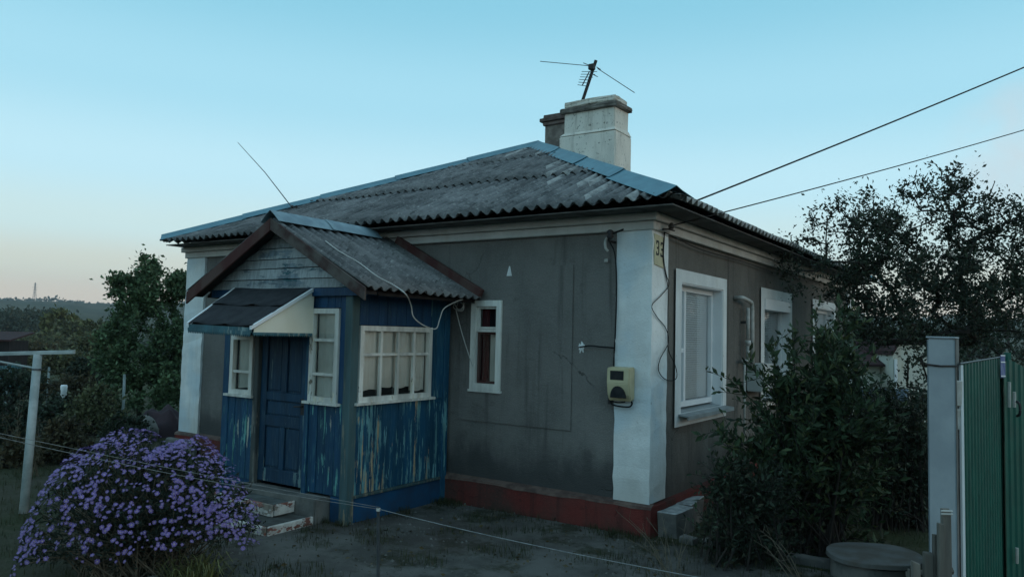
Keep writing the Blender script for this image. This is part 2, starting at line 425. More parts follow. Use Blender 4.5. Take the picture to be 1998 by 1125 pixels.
def curve(pts, n=8):         # Catmull-Rom
    P = [Vector(p) for p in pts]; P = [P[0]*2-P[1]]+P+[P[-1]*2-P[-2]]; out = []
    for i in range(1, len(P)-2):
        for k in range(n):
            t = k/n; a, b, c, d = P[i-1:i+3]
            out.append(.5*((2*b)+(c-a)*t+(2*a-5*b+4*c-d)*t*t+(3*b-a-3*c+d)*t**3))
    out.append(P[-2]); return out


def solid(o, th, off=-1):
    md = o.modifiers.new('thickness', 'SOLIDIFY'); md.thickness = th; md.offset = off; return o


def wall_cells(P, us, vs, depth):
    bm = NB(); nu, nv = len(us)-1, len(vs)-1
    def D(i, j):
        if i < 0 or j < 0 or i >= nu or j >= nv: return 'x'
        return depth((us[i]+us[i+1])/2, (vs[j]+vs[j+1])/2)
    q = lambda *p: bm.faces.new([bm.verts.new(P(*a)) for a in p])
    for i in range(nu):
        for j in range(nv):
            d = D(i, j); a, b, c, e = us[i], us[i+1], vs[j], vs[j+1]
            if d is not None: q((a, c, d), (b, c, d), (b, e, d), (a, e, d))
            dd = -.24 if d is None else d
            for (ni, nj, u0_, v0_, u1_, v1_) in ((i+1, j, b, c, b, e), (i, j+1, a, e, b, e)):
                n = D(ni, nj)
                if n == 'x': continue
                nn = -.24 if n is None else n
                if abs(nn-dd) > 1e-6 and not (d is None and n is None): q((u0_, v0_, dd), (u1_, v1_, dd), (u1_, v1_, nn), (u0_, v0_, nn))
    bmesh.ops.remove_doubles(bm, verts=bm.verts, dist=1e-5)
    return bm


def ring_frame(name, mat, parent, P, u0, u1, v0, v1, wd, d0, d1, bottom=None):
    bm = NB(); bt = wd if bottom is None else bottom
    def bx(a, b, c, e): hexa(bm, [P(a, c, d0), P(b, c, d0), P(b, e, d0), P(a, e, d0)], [P(a, c, d1), P(b, c, d1), P(b, e, d1), P(a, e, d1)])
    bx(u0, u0+wd, v0, v1); bx(u1-wd, u1, v0, v1); bx(u0+wd, u1-wd, v1-wd, v1); bx(u0+wd, u1-wd, v0, v0+bt)
    return obj(name, bm, mat, parent)


def slab(name, mat, parent, P, u0, u1, v0, v1, d0, d1, bev=.0, label=None, bm=None):
    own = bm is None
    if own: bm = NB()
    hexa(bm, [P(u0, v0, d0), P(u1, v0, d0), P(u1, v1, d0), P(u0, v1, d0)], [P(u0, v0, d1), P(u1, v0, d1), P(u1, v1, d1), P(u0, v1, d1)])
    if own:
        if bev: bevel(bm, bev)
        return obj(name, bm, mat, parent, label=label)


def pane(mat, parent, P, u0, u1, v0, v1, d):
    bm = NB(); bm.faces.new([bm.verts.new(P(*q)) for q in ((u0, v0, d), (u1, v0, d), (u1, v1, d), (u0, v1, d))]);     return obj('pane', bm, mat, parent)


def cloth(name, mat, parent, P, u0, u1, v0, v1, d, amp=.012, waves=4, hem=0):
    v, f = [], []; nu = 26; nv = 6; ph = rnd.uniform(0, 6)
    for j in range(nv+1):
        for i in range(nu+1):
            s = i/nu; t = j/nv
            v.append(P(u0+(u1-u0)*s, v0+(v1-v0)*t+(1-t)*hem*math.sin(s*5+ph), d+amp*math.sin(s*waves*6.28+ph+math.sin(t*3)*.5)+amp*.5*math.sin(s*waves*14+ph*2)))
    for j in range(nv):
        for i in range(nu):
            a = j*(nu+1)+i; f.append((a, a+1, a+nu+2, a+nu+1))
    return obj(name, (v, f), mat, parent, True)


# ------------------------------------------------------------------ ground, yard, hills


def gz(x, y):
    d = max(0., -x-7.6)
    z = -.035*min(d, 6)-.028*min(max(d-6, 0), 140)
    e = max(0., y-10.5); z -= .03*min(e, 20) if x > -8 else 0
    return z+.03*math.sin(x*1.3+.4)*math.sin(y*1.1)*(1 if (x < -7.8 or y > 11) else .15)


def polar(radii, nseg, h, cx=0., cy=0., centre=True):
    v = [(cx, cy, h(cx, cy))] if centre else []; f = []
    b = len(v)
    for r in radii:
        for k in range(nseg):
            a = k*2*math.pi/nseg; x, y = cx+r*math.cos(a), cy+r*math.sin(a); v.append((x, y, h(x, y)))
    if centre:
        for k in range(nseg): f.append((0, b+k, b+(k+1) % nseg))
    for q in range(len(radii)-1):
        for k in range(nseg):
            f.append((b+q*nseg+k, b+(q+1)*nseg+k, b+(q+1)*nseg+(k+1) % nseg, b+q*nseg+(k+1) % nseg))
    return v, f


kind(obj('ground', polar([.5*1.13**i for i in range(56)], 128, gz, -2, -1), 'ground', None, True), 'structure')


def hz(x, y):
    r = math.hypot(x-CAM.x, y-CAM.y); a = math.atan2(y-CAM.y, x-CAM.x)
    crest = 44+7*math.sin(a*5+4.0)+3*math.sin(a*13+1)+1.2*math.sin(a*47)
    t = min(1, max(0, (r-330)/1100)); t = t*t*(3-2*t)
    return -6.2+(crest+6.2)*t+2.5*math.sin(r*.013+a*9)*t*(1-t)*4*.6


kind(obj('hills', polar([300, 360, 430, 520, 620, 720, 830, 950, 1080, 1220, 1330, 1430, 1520, 1640], 240, hz, CAM.x, CAM.y, False), 'hill', None, True), 'structure')


def yard_sheet():
    bm = NB(); n = 64; m_ = 52; grid = []
    for j in range(m_+1):
        row = []
        for i in range(n+1):
            s, t = i/n, j/m_
            x = -3.7+s*5.6; y = -3.3+t*3.22
            wob = .10*math.sin(x*5+y*3)+.07*math.sin(x*11+1)+.05*math.sin(y*9)
            if t < .04: y += wob
            row.append(bm.verts.new((x, y, gz(x, y)+.014+.006*math.sin(x*2.1)*math.sin(y*2.7))))
        grid.append(row)
    for j in range(m_):
        for i in range(n): bm.faces.new((grid[j][i], grid[j][i+1], grid[j+1][i+1], grid[j+1][i]))
    return bm


kind(obj('yard_pavement', yard_sheet(), 'yard', None, True), 'structure')

# ------------------------------------------------------------------ the house
HX0, HY1, EZ, K, OV = -7.10, 9.45, 2.87, .456, .35
house = thing('house', 'single-storey grey plastered house with white corners and hipped corrugated roof', 'house', (-3.55, 4.7, 0))
PA = lambda u, v, d: (u, .03-d, v)              # front wall, outwards is -Y
PB = lambda u, v, d: (-.03+d, u, v)             # side wall, outwards is +X
PL = lambda u, v, d: (HX0+.03-d, u, v)
PK = lambda u, v, d: (u, HY1-.03+d, v)
WIN = [(.74, 1.97, 1.02, 2.29), (3.58, 4.86, 1.02, 2.29), (6.42, 7.90, 1.02, 2.29)]


def inside(u, v, r): return r[0] < u < r[1] and r[2] < v < r[3]


SW = (-2.00, -1.64, 1.185, 2.075)
PANEL = (-2.16, -.815, .852, 2.423)


def depthA(u, v):
    if inside(u, v, SW): return None
    return .014 if inside(u, v, PANEL) else 0.


obj('wall', wall_cells(PA, [HX0+.05, PANEL[0], SW[0], SW[1], PANEL[1], -.05], [.2, PANEL[2], SW[2], SW[3], PANEL[3], 2.9], depthA), 'wall', house, label='dark grey front wall')
us = [.05]
for w_ in WIN: us += [w_[0], w_[1]]
us.append(HY1-.05)
obj('wall', wall_cells(PB, us, [.2, 1.02, 2.29, 2.9], lambda u, v: None if any(inside(u, v, q) for q in WIN) else 0.), 'wall_side', house, label='brownish grey side wall')
obj('wall', wall_cells(PL, [.05, HY1-.05], [.2, 2.9], lambda u, v: 0.), 'wall', house)
obj('wall', wall_cells(PK, [HX0+.05, -.05], [.2, 2.9], lambda u, v: 0.), 'wall', house)


def pilaster(x0, x1, y0, y1, lean=0):
    bm = NB(); zs = [.283]+[.283+i*.1012 for i in range(1, 24)]+[2.712]; rows = []
    for z in zs:
        k = lean*(1-(z-.28)/2.43)
        j = lambda: rnd.gauss(0, .0032)
        rows.append([bm.verts.new(p) for p in ((x0-k+j(), y0+j(), z), (x1+j(), y0+j(), z), (x1+j(), y1+j(), z), (x0-k+j(), y1+j(), z))])
    for a, b in zip(rows, rows[1:]):
        for i in range(4): bm.faces.new((a[i], a[(i+1) % 4], b[(i+1) % 4], b[i]))
    bm.faces.new(rows[0][::-1]); bm.faces.new(rows[-1])
    return obj('pilaster', bm, 'white', house)


pilaster(-.352, 0, 0, .365); pilaster(HX0, HX0+.43, 0, .36, .02); pilaster(-.352, 0, HY1-.36, HY1); pilaster(HX0, HX0+.36, HY1-.36, HY1)

# plinth with a sloped mortar ledge
bm = NB(); box(bm, HX0-.04, .03, -.035, HY1+.04, -.6, .262); obj('plinth', bm, 'plinth', house, label='low dark red plinth')
bm = NB(); n = 40; lo, hi = [], []
for i in range(n+1):
    x = HX0-.045+(.03-HX0+.05)*i/n; j = rnd.uniform(-.006, .006)
    lo.append([bm.verts.new((x, -.040+j*.4, .240+j*1.6)), bm.verts.new((x, .03, .288)), bm.verts.new((x, -.034+j*.4, .266+j*.8))])
for a, b in zip(lo, lo[1:]):
    bm.faces.new((a[0], b[0], b[2], a[2])); bm.faces.new((a[2], b[2], b[1], a[1]))
obj('plinth_ledge', bm, 'ledge', house)
# stepped frieze under the eaves
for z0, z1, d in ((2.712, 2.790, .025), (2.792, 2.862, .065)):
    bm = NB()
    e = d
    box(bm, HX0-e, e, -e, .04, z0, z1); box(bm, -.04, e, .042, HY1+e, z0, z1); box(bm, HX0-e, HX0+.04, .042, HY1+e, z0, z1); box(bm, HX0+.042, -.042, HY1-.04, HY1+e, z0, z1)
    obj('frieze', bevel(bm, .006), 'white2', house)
bm = NB(); o_ = OV-.03
xl = -7.12
box(bm, xl, o_, -o_, 0, 2.8625, 2.874); box(bm, 0, o_, 0.001, HY1+o_, 2.8625, 2.874); box(bm, xl, HX0, .001, HY1+o_, 2.8625, 2.874); box(bm, HX0, -.001, HY1, HY1+o_, 2.8625, 2.874)
obj('soffit', bm, 'soffit', house)

# ---- corrugated roof: each sheet one part
cK = 1/math.hypot(1, K); sK = K*cK
X0r, X1r, Y0r, Y1r = -7.13, OV, -OV, HY1+OV
HALF = (X1r-X0r)/2; RX = (X0r+X1r)/2


def sag(u): return .012*math.sin(u*1.9+1)+.008*math.sin(u*4.3)


def F_front(u, v, h): return (u, Y0r+v*cK-h*sK, EZ+.03+v*sK+h*cK+sag(u)*.5)
def F_back(u, v, h): return (u, Y1r-v*cK+h*sK, EZ+.03+v*sK+h*cK)
def F_right(u, v, h): return (X1r-v*cK+h*sK, u, EZ+.03+v*sK+h*cK+sag(u)*.5)
def F_left(u, v, h): return (X0r+v*cK-h*sK, u, EZ+.03+v*sK+h*cK)


def sheets(parent, mat, F, ua, ub, vlim, courses, wsheet=1.04, pitch=.13, amp=.026, res=6, name='roof_sheet', jitv=.02, over=.11):
    for ci, (v0, v1) in enumerate(courses):
        u = ua-(.0 if ci % 2 == 0 else wsheet*.5)
        while u < ub-.01:
            a, b = max(u, ua), min(u+wsheet+.05, ub)
            dv = rnd.uniform(-jitv, jitv); lift0 = .010 if ci else 0
            tw = rnd.uniform(-.006, .006)
            n = max(2, int((b-a)/pitch*res)); V, Fc = [], []; prev = None
            for i in range(n+1):
                x = a+(b-a)*i/n; top = min(v1+over, vlim(x)); bot = v0+dv+tw*(x-a)
                if top-bot < .015: prev = None; continue
                h = amp*math.sin((x-ua)/pitch*2*math.pi)
                m_ = 4; col = []
                for k in range(m_+1):
                    t = k/m_; v = bot+(top-bot)*t
                    V.append(F(x, v, h+amp+lift0+.016*(1-t))); col.append(len(V)-1)
                if prev:
                    for k in range(m_): Fc.append((prev[k], col[k], col[k+1], prev[k+1]))
                prev = col
            if len(Fc) > 3:
                solid(obj(name, (V, Fc), mat, parent, True), .007)
            u += wsheet


SL = HALF/cK
CO = [(-.03, 1.46), (1.46, 2.92), (2.92, SL)]
lim_f = lambda x: min(x-X0r, X1r-x)/cK
lim_s = lambda y: min(y-Y0r, Y1r-y, HALF)/cK
sheets(house, 'slate', F_front, X0r, X1r, lim_f, CO)
sheets(house, 'slate', F_right, Y0r, Y1r, lim_s, CO)
sheets(house, 'slate_porch', F_left, Y0r, Y1r, lim_s, CO, res=4)
sheets(house, 'slate_porch', F_back, X0r, X1r, lim_f, CO, res=4)


def worn(bm, amt=.012, cuts=3):
    bmesh.ops.subdivide_edges(bm, edges=list(bm.edges), cuts=cuts, use_grid_fill=True)
    for v in bm.verts: v.co += Vector((rnd.gauss(0, amt), rnd.gauss(0, amt), rnd.gauss(0, amt)))*.6
    return bm


def caps(parent, mat, A, B, n1, n2, wd, seg, name='ridge_cap', rise=.055):
    A, B = Vector(A), Vector(B); d = (B-A).normalized(); Ln = (B-A).length
    n1, n2 = Vector(n1).normalized(), Vector(n2).normalized()
    f1 = d.cross(n1).normalized(); f1 = f1 if f1.z < 0 else -f1
    f2 = d.cross(n2).normalized(); f2 = f2 if f2.z < 0 else -f2
    up = (n1+n2).normalized(); k = int(math.ceil(Ln/seg))
    for i in range(k):
        s0, s1 = i*Ln/k, min((i+1)*Ln/k+.05, Ln+.03)
        V = []
        wj = wd*rnd.uniform(.9, 1.1)
        for q, s in enumerate((s0, s1)):
            p = A+d*s; lf = .012 if q == 0 else 0.; lf += rnd.uniform(0, .006)
            V += [p+f1*wj+n1*(rise-.005+lf), p+f1*.03+n1*(rise+.02+lf), p+up*(rise+.045+lf), p+f2*.03+n2*(rise+.02+lf), p+f2*wj+n2*(rise-.005+lf)]
        o = obj(name, (V, [(j, j+1, j+6, j+5) for j in range(4)]), mat, parent); solid(o, .004)


nF, nR, nL, nB = Vector((0, -K, 1)), Vector((K, 0, 1)), Vector((-K, 0, 1)), Vector((0, K, 1))
apF, apB = (RX, Y0r+HALF, EZ+.03+HALF*K), (RX, Y1r-HALF, EZ+.03+HALF*K)
z0 = EZ+.03
caps(house, 'cap', (X1r, Y0r, z0), apF, nF, nR, .15, 1.7)
caps(house, 'cap', (X0r, Y0r, z0), apF, nF, nL, .13, 1.35)
caps(house, 'cap', apF, apB, nR, nL, .17, 1.2)
caps(house, 'cap', (X1r, Y1r, z0), apB, nB, nR, .17, 1.4)
caps(house, 'cap', (X0r, Y1r, z0), apB, nB, nL, .17, 1.4)

# ---- chimneys
YC = 4.5


def pA(px, py, Y):
    d = fw+rv*((px-999)/FPX)-uv*((py-562.5)/FPX); return CAM+d*((Y-CAM.y)/d.y)


cl, crn = pA(1092, 270, YC).x, pA(1199, 300, YC).x
cdp = .62
zt1 = pA(1197, 252, YC).z; zt2 = pA(1197, 205, YC).z; zt3 = pA(1197, 184, YC).z
chim = obj('chimney', worn(bevel(box(NB(), cl, crn, YC, YC+cdp, 3.9, zt1, .012), .02, 1), .008), 'chim', house, label='broad whitewashed chimney')
obj('shaft', bevel(box(NB(), cl+.06, crn-.02, YC+.04, YC+cdp-.10, zt1-.03, zt2, .010), .015, 2), 'chim', chim)
obj('band', worn(bevel(box(NB(), cl-.01, crn+.035, YC-.02, YC+cdp-.05, zt2, zt2+.085, .014), .02, 1), .010), 'chimdark', chim)
obj('chimney_top', worn(bevel(box(NB(), cl+.06, crn-.02, YC+.03, YC+cdp-.12, zt2+.08, zt3+.01, .016), .02, 1), .012), 'chim', chim)
obj('shoulder', hexa(NB(), [(cl, YC, zt1+.001), (crn, YC, zt1+.001), (crn, YC+cdp, zt1+.001), (cl, YC+cdp, zt1+.001)], [(cl+.052, YC+.034, zt1+.05), (crn-.012, YC+.034, zt1+.05), (crn-.012, YC+cdp-.09, zt1+.075), (cl+.052, YC+cdp-.09, zt1+.075)]), 'chim', chim)
bm = NB(); zr = lambda x: z0+K*(X1r-x)
n = 14; rows = []
for i in range(n+1):
    x = cl-.05+(crn-cl+.10)*i/n; j = rnd.uniform(-.012, .012)
    rows.append([bm.verts.new((x, YC-.07, min(zr(x), apF[2])+.04)), bm.verts.new((x, YC-.005, min(zr(x), apF[2])+.17+j)), bm.verts.new((x, YC+cdp+.05, min(zr(x), apF[2])+.17+j))])
for a, b in zip(rows, rows[1:]):
    bm.faces.new((a[0], b[0], b[1], a[1])); bm.faces.new((a[1], b[1], b[2], a[2]))
obj('mortar_skirt', bm, 'mortar', chim)
YB = 6.0
bl = pA(1062, 270, YB).x; br = bl+.55; zb0 = pA(1062, 246, YB).z; zb1 = pA(1062, 226, YB).z
flue = obj('chimney', bevel(box(NB(), bl, br, YB, YB+.4, 4.2, zb0, .01), .012), 'brickbody', house, label='smaller dark brick chimney behind the white one')
for k in range(3):
    z_ = zb0+(zb1-zb0)*k/3; e = (.03, .075, .02)[k]
    obj('brick_course', bevel(box(NB(), bl-e, br+e, YB-e, YB+.4+e, z_+.003, zb0+(zb1-zb0)*(k+1)/3, .006), .008), 'darkbrick', flue)

# ---- windows of the long side wall
for wi, (a, b, c, d) in enumerate(WIN):
    win = obj('window', wall_cells(PB, [a-.155, a, b, b+.115], [c-.12, c, d, d+.125], lambda u, v: None if (a < u < b and c < v < d) else .022), 'trim', house, label=('white framed plastic window with closed blind', 'second white framed window half behind leaves', 'farthest white framed window')[wi])
    bm = NB()
    for (u0_, u1_, v0_, v1_) in ((a, a+.012, c, d), (b-.012, b, c, d), (a+.012, b-.012, d-.012, d), ): slab('', '', None, PB, u0_, u1_, v0_, v1_, -.24, .012, bm=bm)
    obj('reveal', bm, 'pvc', win)
    ring_frame('frame', 'pvc', win, PB, a+.012, b-.012, c+.035, d-.012, .055, -.160, -.090)
    m1 = a+.36
    slab('mullion', 'pvc', win, PB, m1, m1+.05, c+.09, d-.067, -.157, -.093)
    slab('transom', 'pvc', win, PB, a+.067, m1, 1.60, 1.645, -.155, -.097)
    for (q0, q1, r0_, r1_) in ((a+.067, m1, c+.09, 1.60), (a+.067, m1, 1.645, d-.067), (m1+.05, b-.067, c+.09, d-.067)):
        pane('glass2', win, PB, q0, q1, r0_, r1_, -.128)
    bm = NB(); v = c+.10
    while v < d-.08:
        bm.faces.new([bm.verts.new(p) for p in (PB(a+.07, v, -.137), PB(b-.07, v, -.137), PB(b-.07, v+.021, -.147), PB(a+.07, v+.021, -.147))]); v += .0235
    obj('blind', bm, 'blind', win)
    slab('interior', 'dark', win, PB, a-.1, b+.1, c-.1, d+.1, -.55, -.54)
    bm = NB(); hexa(bm, [PB(a-.055, c+.006, -.160), PB(b+.06, c+.006, -.160), PB(b+.075, c-.028, .125), PB(a-.07, c-.028, .125)], [PB(a-.055, c+.020, -.160), PB(b+.06, c+.020, -.160), PB(b+.075, c-.014, .125), PB(a-.07, c-.014, .125)])
    hexa(bm, [PB(a-.07, c-.05, .118), PB(b+.075, c-.05, .118), PB(b+.075, c-.05, .126), PB(a-.07, c-.05, .126)], [PB(a-.07, c-.0285, .118), PB(b+.075, c-.0285, .118), PB(b+.075, c-.0285, .126), PB(a-.07, c-.0285, .126)])
    obj('sill', bm, 'metal_sill', win)
    if wi == 1: slab('shutter_box', 'pvc', win, PB, a+.013, b-.013, d-.15, d-.013, -.16, .03)

# ---- small window of the front wall
a, b, c, d = SW
win = ring_frame('window', 'oldwhite', house, PA, a-.012, b+.012, c-.01, d+.012, .062, -.03, .034); win['label'] = 'narrow window with flaking white frame and dark red curtain'
ring_frame('vent_sash', 'oldwhite', win, PA, a+.052, b-.052, 1.795, d-.052, .022, -.026, .004)
slab('transom', 'oldwhite', win, PA, a+.05, b-.05, 1.763, 1.793, -.03, .012)
ring_frame('sash', 'barge', win, PA, a+.052, b-.052, c+.054, 1.761, .022, -.05, -.012)
pane('glass', win, PA, a+.07, b-.07, 1.81, d-.07, -.024)
pane('glass', win, PA, a+.07, b-.07, c+.07, 1.745, -.044)
cloth('curtain', 'redcurtain', win, PA, a+.05, a+.15, c+.05, d-.05, -.085, .008, 2)
cloth('curtain', 'curtain', win, PA, a+.15, b-.05, c+.05, 1.76, -.10, .01, 2)
slab('interior', 'dark', win, PA, a-.05, b+.05, c-.05, d+.05, -.22, -.21)
bm = NB(); slab('', '', None, PA, a-.03, b+.025, c-.035, c-.012, -.01, .035, bm=bm); obj('sill', bm, 'oldwhite', win)

# ---- patch of white plaster and a paint chip
def blob(P, u, v, r, d, n=26, seed=1, jag=.35):
    g = random.Random(seed); bm = NB(); top = []; c_ = bm.verts.new(P(u, v, d+.006))
    for i in range(n):
        q = r*(1+g.uniform(-jag, jag)); t = i*6.2832/n; top.append(bm.verts.new(P(u+q*math.cos(t)*.75, v+q*math.sin(t)*1.15, d)))
    for i in range(n): bm.faces.new((c_, top[i], top[(i+1) % n]))
    return bm


pt_ = pA(1135, 677, .03)
obj('plaster_patch', blob(PA, pt_.x, pt_.z, .042, .002), 'trim', house, label='small white splash of plaster')
p_ = pA(997, 530, .046); bm = NB()
hexa(bm, [PA(p_.x-.030, p_.z-.045, .0142), PA(p_.x+.034, p_.z-.045, .0142), PA(p_.x+.008, p_.z+.055, .0142), PA(p_.x, p_.z+.055, .0142)],
     [PA(p_.x-.030, p_.z-.045, .020), PA(p_.x+.034, p_.z-.045, .020), PA(p_.x+.008, p_.z+.055, .020), PA(p_.x, p_.z+.055, .020)])
obj('paint_chip', bm, 'trim', house)

# ------------------------------------------------------------------ the porch
PX0, PX1, PY = -4.10, -2.28, -1.42
porch = thing('porch', 'small blue wooden entrance porch with flaking paint and its own gabled roof', 'porch', (-3.19, -.7, 0))
QF = lambda u, v, d: (u, PY-d, v)               # porch front, outwards -Y
QR = lambda u, v, d: (PX1+d, u, v)              # porch right side, outwards +X
QL = lambda u, v, d: (PX0-d, u, v)


def planks(P, u0, u1, v0, v1, mat, wd=.105, d0=-.022, d1=0., jit=.004, top=None, parent=None, name='wall_plank'):
    n = max(1, round((u1-u0)/wd)); ws = [rnd.uniform(.85, 1.15) for _ in range(n)]; s = sum(ws); u = u0
    for q in ws:
        e = u+(u1-u0)*q/s; k = rnd.uniform(-.003, .003)
        vt = v1 if top is None else top
        bm = NB(); slab('', '', None, P, u+.0015, e-.0015, v0+rnd.uniform(0, jit), vt, d0, d1+k, bm=bm)
        obj(name, bevel(bm, .003), mat, parent or porch); u = e


BASE = .25
# concrete base, painted blue on the outside, bare by the steps
obj('base', bevel(box(NB(), PX1-.06, PX1-.008, PY+.02, -.012, -.15, BASE-.004, .004), .006), 'bluebase', porch)
obj('base', bevel(box(NB(), PX0+.008, -3.62, PY+.012, PY+.08, -.2, BASE, .003), .006), 'bluebase', porch)
obj('base', bevel(box(NB(), -2.50, PX1-.062, PY+.012, PY+.08, -.1, BASE-.002, .003), .006), 'bluebase', porch)
obj('base', bevel(box(NB(), PX0+.01, PX0+.07, PY+.082, -.012, -.3, BASE, .003), .006), 'bluebase', porch)
# corner posts
obj('corner_post', bevel(box(NB(), PX1-.075, PX1+.018, PY-.018, PY+.085, -.04, 2.12, .003), .008), 'post', porch)
obj('corner_post', bevel(box(NB(), PX0-.018, PX0+.08, PY-.016, PY+.085, -.1, 2.12, .003), .008), 'blue', porch)
obj('end_board', bevel(box(NB(), PX1-.05, PX1+.012, -.10, -.015, -.02, 2.12, .003), .006), 'blue_side', porch)
# front: left section with its window, right section with its window
WL, WR = (-4.005, -3.645, 1.075, 1.675), (-2.812, -2.432, 1.08, 1.945)
planks(QF, PX0+.083, -3.62, BASE, WL[2]-.005, 'blue')
planks(QF, PX0+.083, WL[0]-.002, WL[2]-.003, 2.15, 'blue_top', .07)
planks(QF, WL[0], -3.62, WL[3]+.004, 2.15, 'blue_top')
planks(QF, -2.80, PX1-.078, BASE, WR[2]-.005, 'blue')
planks(QF, WR[1]+.003, PX1-.078, WR[2]-.003, 2.15, 'blue_top', .08)
planks(QF, -2.80, WR[1]+.001, WR[3]+.004, 2.15, 'blue_top')
planks(QF, -3.53, -2.85, 1.93, 2.15, 'blue_top')
# right side wall
WS = (-1.325, -.315, 1.09, 1.795)
planks(QR, PY+.088, -.102, .262, WS[2]-.022, 'blue_side', .118)
planks(QR, PY+.088, WS[0]-.004, WS[2]-.02, 2.12, 'blue_top', .07)
planks(QR, WS[1]+.004, -.102, WS[2]-.02, 2.12, 'blue_side', .105)
planks(QR, WS[0], WS[1], WS[3]+.004, 2.12, 'blue_top', .125)
planks(QL, PY+.088, -.015, BASE, 2.12, 'blue', .13)
slab('skirting', 'post', porch, QR, PY+.09, -.105, .236, .262, -.02, .012, .004)
# jambs and door
obj('door_jamb', bevel(box(NB(), -3.618, -3.548, PY-.022, PY+.08, .21, 1.93, .004), .006), 'jamb', porch)
obj('door_jamb', bevel(box(NB(), -2.86, -2.803, PY-.020, PY+.08, .21, 1.93, .004), .006), 'blue', porch)
obj('door_head', bevel(box(NB(), -3.546, -2.862, PY-.015, PY+.08, 1.88, 1.93, .004), .006), 'blue_top', porch)
D0, D1, DZ0, DZ1 = -3.544, -2.864, .262, 1.876
door = obj('door', bevel(box(NB(), D0, D1, PY+.040, PY+.066, DZ0, DZ1, .001), .003), 'door', porch, label='navy panelled door')
QD = lambda u, v, d: (u, PY+.040-d, v)
for (a, b, c, d) in ((D0, D0+.085, DZ0, DZ1), (D1-.085, D1, DZ0, DZ1), (D0+.086, D1-.086, DZ0, DZ0+.13), (D0+.086, D1-.086, .80, .90), (D0+.086, D1-.086, 1.05, 1.13), (D0+.086, D1-.086, 1.78, DZ1)):
    slab('rail', 'door', door, QD, a, b, c, d, .0005, .022, .004)
mid = (D0+D1)/2
slab('stile', 'door', door, QD, mid-.04, mid+.04, 1.131, 1.779, .0005, .020, .004)
slab('stile', 'door', door, QD, mid-.035, mid+.035, DZ0+.131, .799, .0005, .020, .004)
for (a, b, c, d) in ((D0+.10, mid-.055, 1.15, 1.765), (mid+.055, D1-.10, 1.15, 1.765), (D0+.10, D1-.10, .915, 1.035), (D0+.10, mid-.05, DZ0+.15, .785), (mid+.05, D1-.10, DZ0+.15, .785)):
    slab('panel', 'door', door, QD, a, b, c, d, .0005, .010, .006)
hb = NB(); tube(hb, [QD(D1-.045, 1.02, .022), QD(D1-.045, 1.02, .06)], .008); tube(hb, [QD(D1-.045, 1.02, .056), QD(D1-.13, 1.015, .06)], .008); obj('handle', hb, 'iron', door)
hb = NB(); slab('', '', None, QD, D1-.075, D1-.015, .94, 1.09, .022, .027, bm=hb); obj('lock_plate', hb, 'iron', door)


def porch_window(P, r, cols, rows, label, low, sill_out=.045):
    a, b, c, d = r
    wdt = .048
    win = ring_frame('window', 'oldwhite', porch, P, a, b, c, d, wdt, -.03, .022, .05); win['label'] = label
    slab('sill', 'oldwhite', win, P, a-.045, b+.04, c-.020, c+.004, -.01, .05)
    us_ = [a+wdt+(b-a-2*wdt)*q for q in cols]; vs_ = [c+.05+(d-c-.05-wdt)*q for q in rows]
    for u in us_[1:-1]: slab('muntin', 'oldwhite', win, P, u-.014, u+.014, vs_[0], vs_[-1], -.022, .010)
    for v in vs_[1:-1]:
        for u, u2 in zip(us_, us_[1:]): slab('muntin', 'oldwhite', win, P, u+(.0145 if u != us_[0] else 0), u2-(.0145 if u2 != us_[-1] else 0), v-.013, v+.013, -.020, .013)
    for u, u2 in zip(us_, us_[1:]):
        for v, v2 in zip(vs_, vs_[1:]): pane('glass', win, P, u, u2, v, v2, -.017)
    for q, (u, u2) in enumerate(zip(us_, us_[1:])): cloth('curtain', 'curtain', win, P, u-.004, u2+.004, vs_[0]+low[q % len(low)], d-.03, -.05, .008, 1.6, .007)
    slab('interior', 'dark', win, P, a, b, c, d, -.21, -.20)
    return win


porch_window(QF, WL, (0, 1), (0, .36, 1), 'two-pane window left of the door', (.012,))
porch_window(QF, WR, (0, 1), (0, .27, .68, 1), 'tall three-pane window right of the door', (.0,))
porch_window(QR, WS, (0, .26, .52, .77, 1), (0, .64, 1), 'wide eight-pane window in the side wall', (.055, .075, .062, .022))

# gable boards
RPX, RPZ, EPX0, EPX1, EPZ, PF = -3.20, 2.755, -4.47, -1.93, 2.090, -1.62
pk = (RPZ-EPZ)/(RPX-EPX0)
cP = 1/math.hypot(1, pk); sP = pk*cP
gx = lambda z: (RPX-(RPZ-z-.02)/pk, RPX+(RPZ-z-.02)/pk)
z = 2.135
while z < 2.72:
    z2 = min(z+rnd.uniform(.085, .112), 2.765)
    (xa, xb), (xc, xd) = gx(z), gx(z2)
    t_ = .003*rnd.uniform(-1, 1)
    bm = NB(); hexa(bm, [(max(xa, -4.32), -1.448, z+.002+t_), (min(xb, -2.06), -1.448, z+.002-t_), (xd, -1.440, z2-.003), (xc, -1.440, z2-.003)],
                    [(max(xa, -4.32), -1.470, z+.002+t_), (min(xb, -2.06), -1.470, z+.002-t_), (xd, -1.458, z2-.003), (xc, -1.458, z2-.003)])
    obj('gable_board', bevel(bm, .002), 'gable', porch); z = z2
obj('tie_board', bevel(box(NB(), -4.33, -2.05, -1.466, -1.445, 2.06, 2.134, .003), .003), 'blue_top', porch)


def barge(x0, z0_, x1, z1_, y0, y1, hgt, mat, name='barge_board'):
    bm = NB(); hexa(bm, [(x0, y0, z0_-hgt), (x1, y0, z1_-hgt), (x1, y0, z1_), (x0, y0, z0_)], [(x0, y1, z0_-hgt), (x1, y1, z1_-hgt), (x1, y1, z1_), (x0, y1, z0_)])
    return obj(name, bevel(bm, .004), mat, porch)


